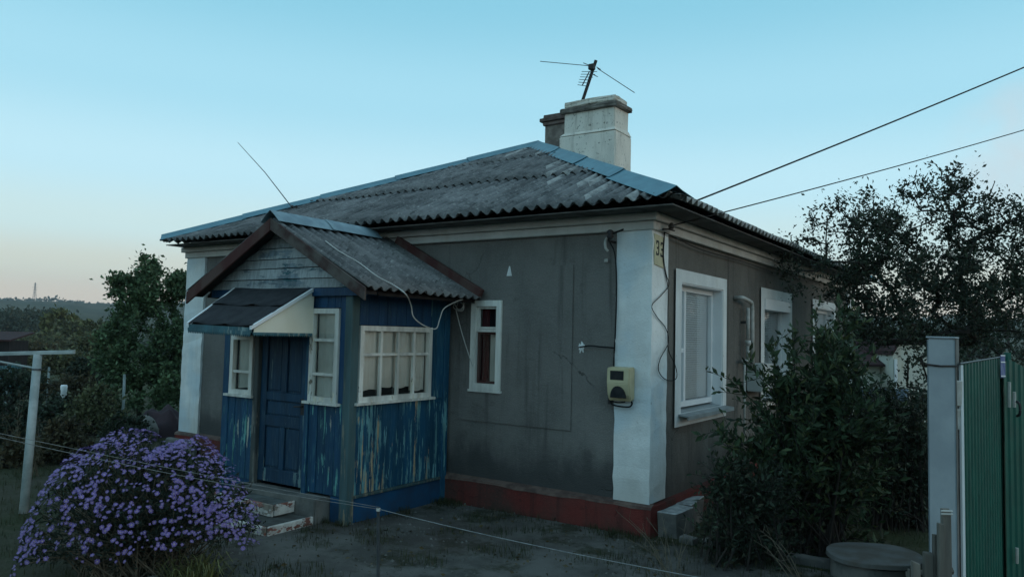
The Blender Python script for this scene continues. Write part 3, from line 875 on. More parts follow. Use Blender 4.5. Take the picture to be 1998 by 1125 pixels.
barge(EPX0-.04, EPZ+.018, RPX-.002, RPZ+.045, PF-.025, PF-.002, .125, 'barge')
barge(EPX1+.02, EPZ+.030, RPX+.002, RPZ+.045, PF-.025, PF-.002, .115, 'bargeg')
for s in (-1, 1):
    e = EPX0 if s < 0 else EPX1
    barge(e, EPZ+.0, RPX+.003*s, RPZ+.012, PF+.002, -1.472, .03, 'darkboard', 'gable_soffit')
    barge(e-.02*s, EPZ-.005, RPX+.003*s, RPZ+.005, -1.436, -.02, .03, 'darkboard', 'roof_decking')


def G_right(u, v, h): return (EPX1-v*cP+h*sP, u, EPZ+.016+v*sP+h*cP)
def G_left(u, v, h): return (EPX0+v*cP-h*sP, u, EPZ+.016+v*sP+h*cP)


PSL = (EPX1-RPX)/cP
sheets(porch, 'slate_porch', G_right, PF-.01, -.02, lambda y: PSL, [(-.05, PSL)], .80, .118, .020, 8, over=0, jitv=.012)
sheets(porch, 'slate_porch', G_left, PF-.01, -.02, lambda y: PSL, [(-.05, PSL)], .80, .118, .020, 8, over=0, jitv=.012)
caps(porch, 'capg', (RPX, PF-.03, RPZ+.012), (RPX, -.28, RPZ+.016), (pk, 0, 1), (-pk, 0, 1), .125, .72, rise=.050)
bm = NB(); hexa(bm, [G_right(-.085, -.06, .035), G_right(-.03, -.06, .035), G_right(-.03, PSL-.15, .035), G_right(-.085, PSL-.15, .035)],
                [G_right(-.085, -.06, .125), G_right(-.03, -.06, .125), G_right(-.03, PSL-.15, .115), G_right(-.085, PSL-.15, .115)])
obj('wall_flashing_board', bevel(bm, .006), 'barge', porch)

# ---- canopy over the door (felt roof, cream cheeks, scalloped teal trim)
can = obj('canopy', hexa(NB(), [(-3.70, -2.09, 1.765), (-2.80, -2.09, 1.745), (-2.775, PY-.025, 2.118), (-3.94, PY-.025, 2.140)],
                         [(-3.70, -2.09, 1.777), (-2.80, -2.09, 1.757), (-2.775, PY-.025, 2.130), (-3.94, PY-.025, 2.152)]), 'darkboard', porch, label='lean-to canopy over the door')


def felt(t0, t1, lift):
    V, F = [], []; n, m_ = 24, 8
    A = [Vector(p) for p in ((-3.72, -2.115, 1.779), (-2.785, -2.115, 1.759), (-2.79, PY-.03, 2.135), (-3.935, PY-.03, 2.157))]
    for j in range(m_+1):
        t = t0+(t1-t0)*j/m_
        for i in range(n+1):
            s = i/n; p = A[0].lerp(A[1], s).lerp(A[3].lerp(A[2], s), t)
            wv = (.010*math.sin(s*14)+.016*math.exp(-((s-.62)/.05)**2))*(1 if j == 0 else 0)
            p.z += lift*(1-j/m_)+.004+wv*.8+.004*math.sin(s*9+j); p.y -= wv*.5 if j == 0 else 0
            V.append(p)
    for j in range(m_):
        for i in range(n): k = j*(n+1)+i; F.append((k, k+1, k+n+2, k+n+1))
    return solid(obj('felt_strip', (V, F), 'felt', can, True), .004)


felt(0, .56, .0); felt(.47, 1., .012)
for (p, q, s) in (((-3.72, -2.12, 1.775), (-3.955, PY-.028, 2.150), -1), ((-2.783, -2.12, 1.752), (-2.765, PY-.028, 2.128), 1)):
    e = .03*s
    bm = NB(); hexa(bm, [(p[0]-e*.6, p[1], p[2]+.012), (p[0]+e*.4, p[1], p[2]+.012), (p[0]+e*.4, p[1], p[2]-.018), (p[0]-e*.6, p[1], p[2]-.018)],
                    [(q[0]-e*.6, q[1], q[2]+.014), (q[0]+e*.4, q[1], q[2]+.014), (q[0]+e*.4, q[1], q[2]-.018), (q[0]-e*.6, q[1], q[2]-.018)])
    obj('edge_strip', bm, 'pvc', can)
for s, (xf, xw, zf, zw) in ((1, (-2.792, -2.780, 1.742, 2.112)), (-1, (-3.705, -3.925, 1.760, 2.130))):
    bm = NB(); hexa(bm, [(xf, -2.085, zf), (xf, -2.085, zf-.035), (xw, PY-.022, 1.708), (xw, PY-.022, zw)], [(xf+.008*s, -2.085, zf), (xf+.008*s, -2.085, zf-.035), (xw+.008*s, PY-.022, 1.708), (xw+.008*s, PY-.022, zw)])
    obj('side_panel', bm, 'cream', can)
bm = NB(); hexa(bm, [(-3.71, -2.098, 1.730), (-2.796, -2.098, 1.710), (-2.796, -2.098, 1.752), (-3.71, -2.098, 1.772)], [(-3.71, -2.110, 1.730), (-2.796, -2.110, 1.710), (-2.796, -2.110, 1.752), (-3.71, -2.110, 1.772)])
obj('fascia', bm, 'teal', can)


def scallop(A, B, n, h, th):
    A, B = Vector(A), Vector(B); V, F = [], []
    for i in range(n):
        for k in range(2):
            o_ = Vector(th)*k
            V += [A.lerp(B, i/n)+o_, A.lerp(B, (i+1)/n)+o_]
            p = A.lerp(B, (i+1)/n)+o_; q = A.lerp(B, i/n)+o_; c_ = (p+q)/2
            V += [p-Vector((0, 0, h*.45)), c_-Vector((0, 0, h)), q-Vector((0, 0, h*.45))]
        b = i*10; F += [(b, b+1, b+2, b+3, b+4), (b+5, b+9, b+8, b+7, b+6), (b+1, b+6, b+7, b+2), (b+2, b+7, b+8, b+3), (b+3, b+8, b+9, b+4)]
    return obj('scalloped_trim', (V, F), 'teal', can)


scallop((-3.71, -2.112, 1.740), (-2.792, -2.112, 1.720), 34, .050, (0, -.008, 0))
scallop((-2.781, -2.10, 1.712), (-2.776, PY-.03, 1.712), 26, .035, (.008, 0, 0))
scallop((-3.712, -2.10, 1.732), (-3.93, PY-.03, 1.712), 26, .035, (-.008, 0, 0))

# ---- steps
steps = thing('porch_steps', 'two worn concrete steps with flaking whitewashed edges below the blue door', 'steps', (-3.05, -1.75, 0))
obj('threshold', bevel(box(NB(), -3.66, -2.505, PY-.16, PY+.075, -.05, .232, .006), .012, 2), 'concrete', steps)
st = obj('step', bevel(box(NB(), -3.62, -2.775, -1.80, PY-.163, -.05, .190, .008), .014, 2), 'steptop', steps)
obj('edge', bevel(box(NB(), -2.774, -2.755, -1.805, PY-.165, .098, .196, .004), .004), 'stepedge', st)
obj('edge', bevel(box(NB(), -3.62, -2.776, -1.822, -1.802, .090, .194, .004), .004), 'stepedge', st)
st = obj('step', bevel(box(NB(), -3.60, -2.535, -2.06, PY-.164, -.08, .084, .008), .014, 2), 'steptop', steps)
obj('edge', bevel(box(NB(), -2.534, -2.505, -2.065, PY-.166, -.05, .092, .006), .006), 'stepedge', st)
obj('edge', bevel(box(NB(), -3.60, -2.536, -2.085, -2.062, -.05, .090, .006), .006), 'stepedge', st)

# ------------------------------------------------------------------ fittings on the walls
pl = thing('house_number_plate', 'cream house number plate with a black 33 on the white corner under the eaves', 'sign', (.004, .13, 2.40))
obj('plate', bevel(hexa(NB(), [(.004, .028, 2.402), (.004, .245, 2.384), (.004, .245, 2.668), (.004, .028, 2.682)], [(.012, .028, 2.402), (.012, .245, 2.384), (.012, .245, 2.668), (.012, .028, 2.682)]), .003), 'plate', pl)
for k in range(2):
    bm = NB(); u_, v_, ww, hh, s = .060+.098*k, 2.488-.006*k, .064, .135, .018
    B3 = lambda a, b, c, d: hexa(bm, [(.0125, a, c), (.0125, b, c), (.0125, b, d), (.0125, a, d)], [(.0145, a, c), (.0145, b, c), (.0145, b, d), (.0145, a, d)])
    B3(u_, u_+ww-s*.7, v_+hh-s, v_+hh); B3(u_+.016, u_+ww-s*.7, v_+hh/2-s/2, v_+hh/2+s/2); B3(u_, u_+ww-s*.7, v_, v_+s)
    B3(u_+ww-s, u_+ww, v_+s*.5, v_+hh/2-s*.15); B3(u_+ww-s, u_+ww, v_+hh/2+s*.15, v_+hh-s*.5)
    B3(u_-.001, u_+s*.8, v_+s*.9, v_+s*1.9); B3(u_-.001, u_+s*.8, v_+hh-s*1.9, v_+hh-s*.9)
    obj('digit', bm, 'digit', pl)

mt = thing('electricity_meter', 'cream yellow electricity meter box with dark window and black cable loop below', 'meter box', (-.255, -.004, 1.16))
x0, x1, z0_, z1_ = -.372, -.150, 1.172, 1.478
bm = NB()
pr = [(-.004, z0_+.02), (-.075, z0_), (-.105, z0_+.05), (-.125, z0_+.16), (-.118, z1_-.01), (-.004, z1_)]
hexa(bm, [(x0, y, z) for y, z in pr], [(x1, y, z) for y, z in pr]); obj('case', bevel(bm, .008, 2), 'yellow', mt)
obj('window', bevel(box(NB(), x0+.035, x1-.055, -.1265, -.1195, 1.362, 1.444), .002), 'meterglass', mt)
bm = NB(); arc = [(x0+.115+.075*math.cos(t*math.pi/12), 1.205+.105*math.sin(t*math.pi/12)) for t in range(13)]
yy = lambda z: -.118-.012*(z-1.2)/.11
hexa(bm, [(x, yy(z)-.011, z) for x, z in arc], [(x, yy(z)+.01, z) for x, z in arc]); obj('dial_cover', bm, 'meterglass', mt)
bm = NB(); tube(bm, curve([(x0-.02, -.02, 1.19), (x0-.01, -.03, 1.15), (x0+.06, -.05, 1.128), (x1-.04, -.05, 1.125), (x1-.008, -.045, 1.148), (x1-.01, -.05, 1.18)]), .008)
tube(bm, curve([(x0-.018, -.02, 1.19), (x0+.0, -.03, 1.165), (x0+.08, -.05, 1.158), (x1-.07, -.05, 1.168)]), .006); obj('cable', bm, 'black', mt)
bm = NB(); box(bm, x0-.028, x0-.006, -.04, .02, 1.135, 1.195); obj('inlet', bevel(bm, .004), 'iron', mt)


def cable(name, label, pts, r, mat, n=8, cat='cable', group=None, raw=False):
    pts = [Vector(p) for p in pts]
    return tag(obj(name, tube(NB(), pts if raw else curve(pts, n), r, 6), mat, None, True, loc=tuple(pts[0])), label, cat, group)


def catenary(a, b, sagm, n=28):
    a, b = Vector(a), Vector(b)
    return [a.lerp(b, i/n)-Vector((0, 0, sagm*4*(i/n)*(1-i/n))) for i in range(n+1)]


P0 = lambda px, py, d=.0: pA(px, py, -d)
cable('wall_cable', 'short black cable from the white plaster splash to the white corner', [P0(1131, 677, .008), P0(1150, 674, .012), P0(1172, 676, .012), P0(1198, 678, .012)], .008, 'black')
cable('wall_cable', 'thin black cable running down the edge of the white corner to the meter', [P0(1189, 470, .03), P0(1200, 497, .022), P0(1203, 560, .020), P0(1201, 640, .022), P0(1197, 715, .020), P0(1194, 780, .03)], .007, 'black')

br = thing('wire_bracket', 'rusty wire bracket with insulator on the grey wall beside the white corner', 'bracket', (-.42, -.01, 2.55))
bm = NB(); tube(bm, curve([(-.385, .03, 2.62), (-.385, -.10, 2.62), (-.36, -.12, 2.66)]), .011); obj('hook', bm, 'iron', br)
bm = NB(); tube(bm, [(-.36, -.12, 2.63), (-.36, -.12, 2.655), (-.36, -.12, 2.67), (-.36, -.12, 2.70), (-.36, -.12, 2.715)], [.02, .034, .022, .034, .015], 10); obj('insulator', bm, 'iron', br, True)
bm = NB(); tube(bm, curve([(-.46, .01, 2.66), (-.455, -.03, 2.62), (-.44, -.05, 2.56), (-.42, -.04, 2.53)]), .013); obj('cable_sleeve', bm, 'greypipe', br)
bm = NB(); box(bm, -.475, -.44, -.012, .012, 2.43, 2.465); obj('wall_socket', bevel(bm, .006), 'greypipe', br)
br2 = thing('wire_bracket', 'iron wire hook on the white corner above the number plate', 'bracket', (.03, .2, 2.72))
bm = NB(); tube(bm, curve([(-.01, .16, 2.735), (.09, .17, 2.735), (.11, .18, 2.76)]), .009); tube(bm, curve([(.07, .08, 2.725), (.08, .2, 2.733), (.07, .34, 2.74)]), .008); obj('hook', bm, 'iron', br2)
bm = NB(); tube(bm, [(.105, .18, 2.735), (.105, .18, 2.76), (.105, .18, 2.79)], [.02, .03, .012], 10); obj('insulator', bm, 'iron', br2, True)
e1 = at(1998, 122, 9.0); e2 = at(1998, 243, 9.5)
a1, a2 = Vector((-.36, -.14, 2.665)), Vector((.11, .18, 2.765))
cable('overhead_wire', 'thick overhead wire, the upper one, running from the wall bracket up across the sky', catenary(a1, a1+(e1-a1)*1.9, .06), .0095, 'black', cat='wire', group='overhead wires to the house', raw=True)
cable('overhead_wire', 'thinner overhead wire, the lower one, running from the corner hook over the right tree', catenary(a2, a2+(e2-a2)*1.9, .07), .0065, 'black', cat='wire', group='overhead wires to the house', raw=True)


def pB(px, py, X):
    d = fw+rv*((px-999)/FPX)-uv*((py-562.5)/FPX); return CAM+d*((X-CAM.x)/d.x)


loop = [(1297, 450), (1295, 500), (1300, 535), (1305, 556), (1290, 576), (1272, 596), (1282, 618), (1299, 640), (1304, 668), (1288, 700), (1285, 722), (1296, 738), (1312, 742), (1321, 733), (1316, 708), (1304, 680), (1303, 620), (1303, 560), (1294, 510), (1296, 452)]
cable('loose_cable', 'thin black cable hanging in a long loose loop beside the number plate', [pB(x, y, .018+.006*math.sin(i*1.7)) for i, (x, y) in enumerate(loop)], .0042, 'black', 6)
# eave cable under the side frieze
cable('eave_cable', 'thin dark cable strung along under the side eaves', [(.03, .2, 2.71), (.02, 1.2, 2.655), (.02, 2.6, 2.66), (.02, 4.2, 2.64), (.02, 6.4, 2.68)], .005, 'black')

gp = thing('gas_pipe', 'pale painted gas pipe bent down the side wall between two windows', 'pipe', (.03, 2.6, .9))
bm = NB(); tube(bm, curve([(-.03, 2.42, 2.225), (.05, 2.40, 2.225), (.07, 2.46, 2.222), (.07, 2.70, 2.195), (.07, 2.765, 2.17), (.07, 2.785, 2.10)], 6)+[Vector((.07, 2.80, 1.40))], .024, 10); obj('pipe', bm, 'greypipe', gp, True)
bm = NB(); tube(bm, [(.055, 2.665, 2.12), (.055, 2.67, 1.75)], .022, 10); tube(bm, [(.055, 2.67, 1.74), (.055, 2.67, 1.68)], .034, 8); tube(bm, [(.055, 2.67, 1.675), (.055, 2.67, 1.5)], .024, 10); obj('valve_pipe', bm, 'greypipe', gp, True)
bm = NB(); tube(bm, [(.05, 2.56, 1.50), (.05, 2.56, .55)], .013, 8); tube(bm, [(.05, 2.50, 1.50), (.05, 2.84, 1.50)], .018, 8); obj('lower_pipe', bm, 'greypipe', gp, True)
for zz in (1.95, 1.2):
    bm = NB(); box(bm, -.03, .03, 2.655, 2.685, zz-.015, zz+.015); obj('clamp', bm, 'iron', gp)
gb = thing('gas_meter_cabinet', 'pale gas meter cabinet on the side wall behind the shrub', 'meter cabinet', (.06, 3.1, 1.1))
obj('case', bevel(box(NB(), -.02, .17, 2.86, 3.36, 1.13, 1.46), .012, 2), 'cabinet', gb)
obj('door', bevel(box(NB(), .171, .180, 2.885, 3.335, 1.155, 1.435), .004), 'cabinet', gb)
bm = NB(); box(bm, .180, .192, 3.29, 3.31, 1.27, 1.33); obj('latch', bm, 'iron', gb)

# white cable over the porch roof and the coil by the wall
RP = lambda px, py, h=.055: (lambda d: CAM+d*((Vector(G_right(0, 0, h))-CAM).dot(Vector((sP, 0, cP)))/d.dot(Vector((sP, 0, cP)))))(fw+rv*((px-999)/FPX)-uv*((py-562.5)/FPX))
wc = [RP(635, 470), RP(662, 490), RP(700, 512), RP(735, 538), RP(768, 556), RP(792, 574)]+[pB(x, y, -1.93) for x, y in ((802, 596), (807, 618), (826, 634), (850, 641), (858, 622), (866, 602), (890, 588), (903, 584))]
cable('white_cable', 'white cable lying over the porch roof and drooping below its eave', wc, .0055, 'whitecable', 7)
cc = Vector((-2.10, -.06, 2.02)); pts = []
for i in range(64):
    t = i/63*3*2*math.pi; q = .055+.012*math.sin(i*.7)
    pts.append((cc.x+q*math.cos(t), cc.y-.03-.02*math.sin(t*.33), cc.z+.01+q*.9*math.sin(t)))
cable('cable_coil', 'small coil of pale cord hanging under the porch eave by the wall', pts, .0055, 'whitecable', cat='coil', raw=True)
cable('cord', 'pale cord stretched from the coil down to the narrow window', [P0(889, 602, .06), P0(900, 645, .045), P0(912, 684, .04), P0(922, 714, .035)], .005, 'whitecable', cat='cord')

# whip aerial and television aerial
wb = at(570, 405, 1); dd = wb-CAM; nn = Vector((0, -K, 1)); wb = CAM+dd*((Vector((0, Y0r, EZ+.09))-CAM).dot(nn)/dd.dot(nn))
wt = pA(464, 278, wb.y)
an = thing('whip_aerial', 'thin whip aerial leaning out from the left roof edge', 'aerial', tuple(wb))
bm = NB(); tube(bm, [wb, wb.lerp(wt, .5)+Vector((.02, 0, .02)), wt], [.008, .006, .004], 5); obj('rod', bm, 'alu', an)
bm = NB(); tube(bm, [wb+Vector((-.05, 0, -.06)), wb+Vector((.02, 0, .02))], .028, 6); tube(bm, [wb, wb+Vector((.16, -.05, .0))], .016, 6); tube(bm, [wb+Vector((.03, 0, -.1)), wb+Vector((.0, 0, .01))], .02, 6); obj('mount', bm, 'iron', an)
cable('aerial_lead', 'dark lead running from the whip aerial along the porch ridge', [wb, wb+Vector((.5, -.5, -.16)), Vector((RPX-.9, -.42, 2.97)), Vector((RPX-.2, -.55, 2.885)), Vector((RPX+.03, -.3, 2.89))], .006, 'black')
ta = thing('television_aerial', 'leaning television aerial with two long rods above the white chimney', 'aerial', tuple(pA(1139, 190, YC+.2)))
YA = YC+.2; m0, m1_ = pA(1137, 196, YA), pA(1163, 118, YA)
bm = NB(); tube(bm, [m0-(m1_-m0)*.8, m1_], .028, 7); obj('mast', bm, 'iron', ta)
for A_, B_ in (((1054, 120), (1152, 129)), ((1166, 134), (1238, 181))):
    bm = NB(); tube(bm, [pA(*A_, YA-.15), pA(*B_, YA-.03)], .0065, 5); obj('rod', bm, 'alu', ta)
bm = NB(); c_ = pA(1155, 131, YA-.03); box(bm, c_.x-.05, c_.x+.05, c_.y-.05, c_.y+.04, c_.z-.05, c_.z+.045); obj('junction_box', bevel(bm, .01), 'iron', ta)
b0, b1 = pA(1136, 167, YA-.25), pA(1150, 140, YA-.06)
bm = NB(); tube(bm, [b0, b1], .010, 5); obj('boom', bm, 'iron', ta)
for i in range(6):
    p = b0.lerp(b1, i/5); v_ = Vector((.085+.012*i, 0, -.025)); bm = NB(); tube(bm, [p-v_, p+v_], .0055, 5); obj('element', bm, 'alu', ta)
for A_, B_ in (((1138, 123), (1150, 128)), ((1164, 131), (1172, 136)), ((1158, 146), (1166, 150))):
    bm = NB(); tube(bm, [pA(*A_, YA-.1), pA(*B_, YA-.02)], .007, 5); obj('element', bm, 'alu', ta)

# ------------------------------------------------------------------ vegetation helpers
fh = Vector((fw.x, fw.y, 0)).normalized(); rh = Vector((fh.y, -fh.x, 0))


def leaf(V, F, p, d, size, wid=.5, g=rnd):
    d = Vector(d).normalized(); a = d.cross(Vector((g.uniform(-1, 1), g.uniform(-1, 1), g.uniform(-1, 1))))
    if a.length < .02: return
    a.normalize(); nrm = d.cross(a); L_ = size*g.choice((.45, .7, .85, 1., 1.1, 1.3))*g.uniform(.85, 1.15); W = L_*wid*.5; b = len(V)
    V.extend([p, p+d*L_*.5+a*W+nrm*W*.35, p+d*L_, p+d*L_*.5-a*W+nrm*W*.35]); F.extend([(b, b+1, b+2), (b, b+2, b+3)])


def rdir(g, up=0.):
    v = Vector((g.gauss(0, 1), g.gauss(0, 1), g.gauss(0, 1)+up)); return v.normalized()


def grow(base, targets, seed=0, fork=.25, lean=(0, 0), wob=.05):
    """nodes joined to the nearest existing node; returns list of (pos, parent) and the tip index of each target"""
    g = random.Random(seed); base = Vector(base); nodes = [(base, -1)]; tips = []
    top = base+Vector((lean[0], lean[1], fork))
    for k in (1, 2, 3): nodes.append((base.lerp(top, k/3)+Vector((g.uniform(-1, 1), g.uniform(-1, 1), 0))*wob*.4, len(nodes)-1))
    order = sorted(range(len(targets)), key=lambda i: (Vector(targets[i])-top).length); tip = [0]*len(targets)
    for i in order:
        T = Vector(targets[i]); bi = min(range(2, len(nodes)), key=lambda j: (nodes[j][0]-T).length+.25*max(0, nodes[j][0].z-T.z))
        P = nodes[bi][0]; d = (T-P).length; n = max(1, min(5, int(d/.22))); par = bi
        for k in range(1, n+1):
            t = k/n; q = P.lerp(T, t)+Vector((g.uniform(-1, 1), g.uniform(-1, 1), .6*math.sin(t*3.14)-.1))*(wob*d if k < n else 0)
            nodes.append((q, par)); par = len(nodes)-1
        tip[i] = par
    return nodes, tip


def wood(nodes, r_tip, r_base, n=5):
    cnt = [0]*len(nodes)
    for i in range(len(nodes)-1, 0, -1): cnt[i] += 1; cnt[nodes[i][1]] += cnt[i]
    mx = max(cnt[1], 1); V, F = [], []
    rad = [r_tip+(r_base-r_tip)*(min(c, mx)/mx)**.55 for c in cnt]
    for i in range(1, len(nodes)):
        p, q = nodes[nodes[i][1]][0], nodes[i][0]; d = q-p
        if d.length < 1e-4: continue
        d.normalize(); a = d.cross(Vector((.3, .9, .2))).normalized(); b = d.cross(a); s = len(V); r0_, r1_ = rad[nodes[i][1]] if nodes[i][1] > 0 else rad[1]*1.15, rad[i]
        r0_ = min(r0_, rad[i]*1.5)
        m_ = 4 if rad[i] < .008 else n+1
        for k in range(m_):
            t = k*6.2832/m_; u = a*math.cos(t)+b*math.sin(t); V += [p+u*r0_, q+u*r1_]
        for k in range(m_): k2 = (k+1) % m_; F.append((s+2*k, s+2*k2, s+2*k2+1, s+2*k+1))
    return V, F


def in_blob(g, c, r):
    while True:
        v = Vector((g.uniform(-1, 1), g.uniform(-1, 1), g.uniform(-1, 1)))
        if .1 < v.length < 1: break
    v *= v.length**-.35
    return Vector(c)+rh*v.x*r[0]+fh*v.y*r[1]+Vector((0, 0, v.z*r[2]))


def tree(name, label, cat, base, blobs, leafm, lsize, per=22, spread=.16, fork=.6, rt=.004, rb=.06, seed=1, group=None, wid=.5, up=.3, wob=.10, bark='bark', droop=0):
    g = random.Random(seed); T = []; dens = []
    for b in blobs:
        for _ in range(b[2]): T.append(in_blob(g, b[0], b[1])); dens.append(b[3] if len(b) > 3 else 1.)
    nodes, tips = grow(base, T, seed, fork, wob=wob)
    t = thing(name, label, cat, tuple(base), group)
    obj('trunk', wood(nodes, rt, rb), bark, t, True)
    V, F = [], []
    for T_, ti, dn in zip(T, tips, dens):
        par = nodes[nodes[ti][1]][0]; d = (T_-par)
        ax = d.normalized() if d.length > .01 else Vector((0, 0, 1))
        for _ in range(max(2, int(per*dn*g.uniform(.6, 1.3)))):
            s = g.random(); p = par.lerp(T_, .3+.75*s)+rdir(g)*spread*abs(g.gauss(0, .6))
            leaf(V, F, p, ax*.5+rdir(g, up), lsize, wid, g)
    obj('crown', (V, F), leafm, t)
    return t


# ------------------------------------------------------------------ aster bush in the front garden
BD = 5.35
bc = at(270, 1120, BD); bc.z = gz(bc.x, bc.y)
prof = [(-.70, .18), (-.64, .52), (-.56, .70), (-.46, .86), (-.30, .90), (-.18, 1.02), (-.02, .99), (.10, .88), (.24, .93), (.36, .97), (.46, .84), (.56, .80), (.68, .62), (.78, .46), (.84, .2)]


def H(s):
    for (a, b), (c, d) in zip(prof, prof[1:]):
        if a <= s <= c: return b+(d-b)*(s-a)/(c-a)
    return .1


g = random.Random(11)


def bush_pt(s, phi, k=1.):
    w_ = max(.1, 1-(s/.95)**2)**.5*.62
    low = .10 if s < .35 else .10+(s-.35)*.62
    h = low+(H(s)-low)*math.sin(phi)**.75
    return bc+rh*s*(.85+.15*math.sin(phi)) - fh*(w_*math.cos(phi))*k+Vector((0, 0, h*k if k < 1 else h))


aster = thing('aster_bush', 'purple flowering aster bush beside the porch steps', 'bush', tuple(bc))
T = [bush_pt(g.uniform(-.72, .82), g.uniform(.15, 2.3), g.uniform(.86, 1.)) for _ in range(330)]
nodes = []; V, F = [], []; bm = NB()
for p in T:
    b0 = bc+rh*g.uniform(-.34, .34)+fh*g.uniform(-.25, .25); mid_ = b0.lerp(p, .55)+Vector((0, 0, .08)); tube(bm, [b0, mid_, p], [.005, .004, .002], 4, False)
    ax = (p-mid_).normalized()
    for _ in range(44):
        t = g.random()**.6; q = mid_.lerp(p, t) if g.random() < .75 else b0.lerp(mid_, .4+.6*g.random())
        leaf(V, F, q+rdir(g)*.035*g.random(), ax*.6+rdir(g, .2), .045, .26, g)
obj('stems', bm, 'twig', aster); obj('foliage', (V, F), 'leaf_aster', aster)


def flower_mesh(seed):
    g_ = random.Random(seed); V, F = [], []; n = 15; mats = []
    for i in range(n):
        t = i*6.2832/n+g_.uniform(-.12, .12); r = g_.uniform(.85, 1.08); w_ = .16; z = g_.uniform(.0, .22)
        u = Vector((math.cos(t), math.sin(t), 0)); v = Vector((-math.sin(t), math.cos(t), 0)); b = len(V)
        V += [u*.22-v*w_*.4, u*.22+v*w_*.4, u*r+v*w_*.75+Vector((0, 0, z)), u*r-v*w_*.75+Vector((0, 0, z))]; F.append((b, b+1, b+2, b+3)); mats.append(0)
    b = len(V); V.append(Vector((0, 0, .16)))
    for i in range(7): t = i*6.2832/7; V.append(Vector((.27*math.cos(t), .27*math.sin(t), .03)))
    for i in range(7): F.append((b, b+1+i, b+1+(i+1) % 7)); mats.append(1)
    return V, F, mats


FM = []
for s in range(4):
    v, f, mm = flower_mesh(s); me = bpy.data.meshes.new('flower'); me.from_pydata(v, [], f); me.materials.append(M['petal']); me.materials.append(M['disc'])
    me.polygons.foreach_set('material_index', mm); FM.append((me, v, f, mm))
fl = []
for _ in range(270):
    cs, cp = g.uniform(-.70, .82), (g.uniform(.75, 2.0) if g.random() < .72 else g.uniform(.15, .8))
    for _ in range(g.randint(4, 9)):
        s, ph = cs+g.gauss(0, .036), cp+g.gauss(0, .07)
        if -.72 < s < .84 and .1 < ph < 2.4: fl.append((bush_pt(s, ph, g.uniform(.93, 1.08)), s, ph))
for _ in range(260):
    s, ph = g.uniform(-.70, .82), g.uniform(.15, 2.1); fl.append((bush_pt(s, ph, g.uniform(.97, 1.07)), s, ph))
fl.sort(key=lambda q: (q[0]-CAM).length-(.35 if q[2] < 1.7 else 0))
V, F, mi = [], [], []
for i, (p, s, ph) in enumerate(fl):
    nrm = (-fh*math.cos(ph)*.8+rh*s*.5+Vector((0, 0, math.sin(ph)*.6+.25))+rdir(g)*.45).normalized()
    sc = g.choice((.008, .0105, .012, .0135, .016))*g.uniform(.85, 1.12); q = nrm.to_track_quat('Z', 'Y'); m_ = FM[i % 4]
    if i < 300:
        o = bpy.data.objects.new('flower', m_[0]); C.objects.link(o); o.parent = aster; o.location = p-bc
        o.rotation_mode = 'QUATERNION'; o.rotation_quaternion = q; o.scale = (sc, sc, sc)
    else:
        b = len(V); V += [p+q @ (Vector(v)*sc) for v in m_[1]]; F += [tuple(b+k for k in f) for f in m_[2]]; mi += m_[3]
o = obj('flowers', (V, F), ['petal', 'disc'], aster); o['kind'] = 'stuff'; o.data.polygons.foreach_set('material_index', mi)

# ------------------------------------------------------------------ shrubs by the side wall


def shrub(name, label, base, tips, leafm, lsize, step, wid, seed, start=.2, group=None, spread=.02, ups=.9):
    g = random.Random(seed); t = thing(name, label, 'shrub', tuple(base), group); bm = NB(); V, F = [], []
    for p in tips:
        b0 = Vector(base)+rh*g.uniform(-.30, .30)+fh*g.uniform(-.2, .2); p = Vector(p)
        m_ = b0.lerp(p, .5)+Vector((0, 0, .16*(p-b0).length))-(p-b0).cross(Vector((0, 0, 1)))*g.uniform(-.05, .05)
        cv = curve([b0, m_, p], 10); tube(bm, cv, [.010-.008*i/(len(cv)-1) for i in range(len(cv))], 4, False)
        Ln = sum((b-a).length for a, b in zip(cv, cv[1:])); n = int(Ln*(1-start)/step)
        for i in range(n):
            u = start+(1-start)*(i+g.random())/n; k = min(int(u*(len(cv)-1)), len(cv)-2); q = cv[k].lerp(cv[k+1], u*(len(cv)-1)-k); ax = (cv[k+1]-cv[k]).normalized()
            for _ in range(2): leaf(V, F, q+rdir(g)*spread, ax*ups+rdir(g, .1), lsize, wid, g)
            if g.random() < .35:          # side twig
                sd_ = (rdir(g, .4)+ax*.4).normalized(); l_ = g.uniform(.10, .26)
                tube(bm, [q, q+sd_*l_], [.003, .0015], 3, False)
                for w_ in range(7): leaf(V, F, q+sd_*l_*(.25+.13*w_), sd_*.8+rdir(g, .2), lsize*.9, wid, g)
    obj('stems', bm, 'bark', t); obj('foliage', (V, F), leafm, t); return t


def skyline(pts, x):
    for (a, b), (c, d) in zip(pts, pts[1:]):
        if a <= x <= c: return b+(d-b)*(x-a)/(c-a)
    return pts[-1][1]


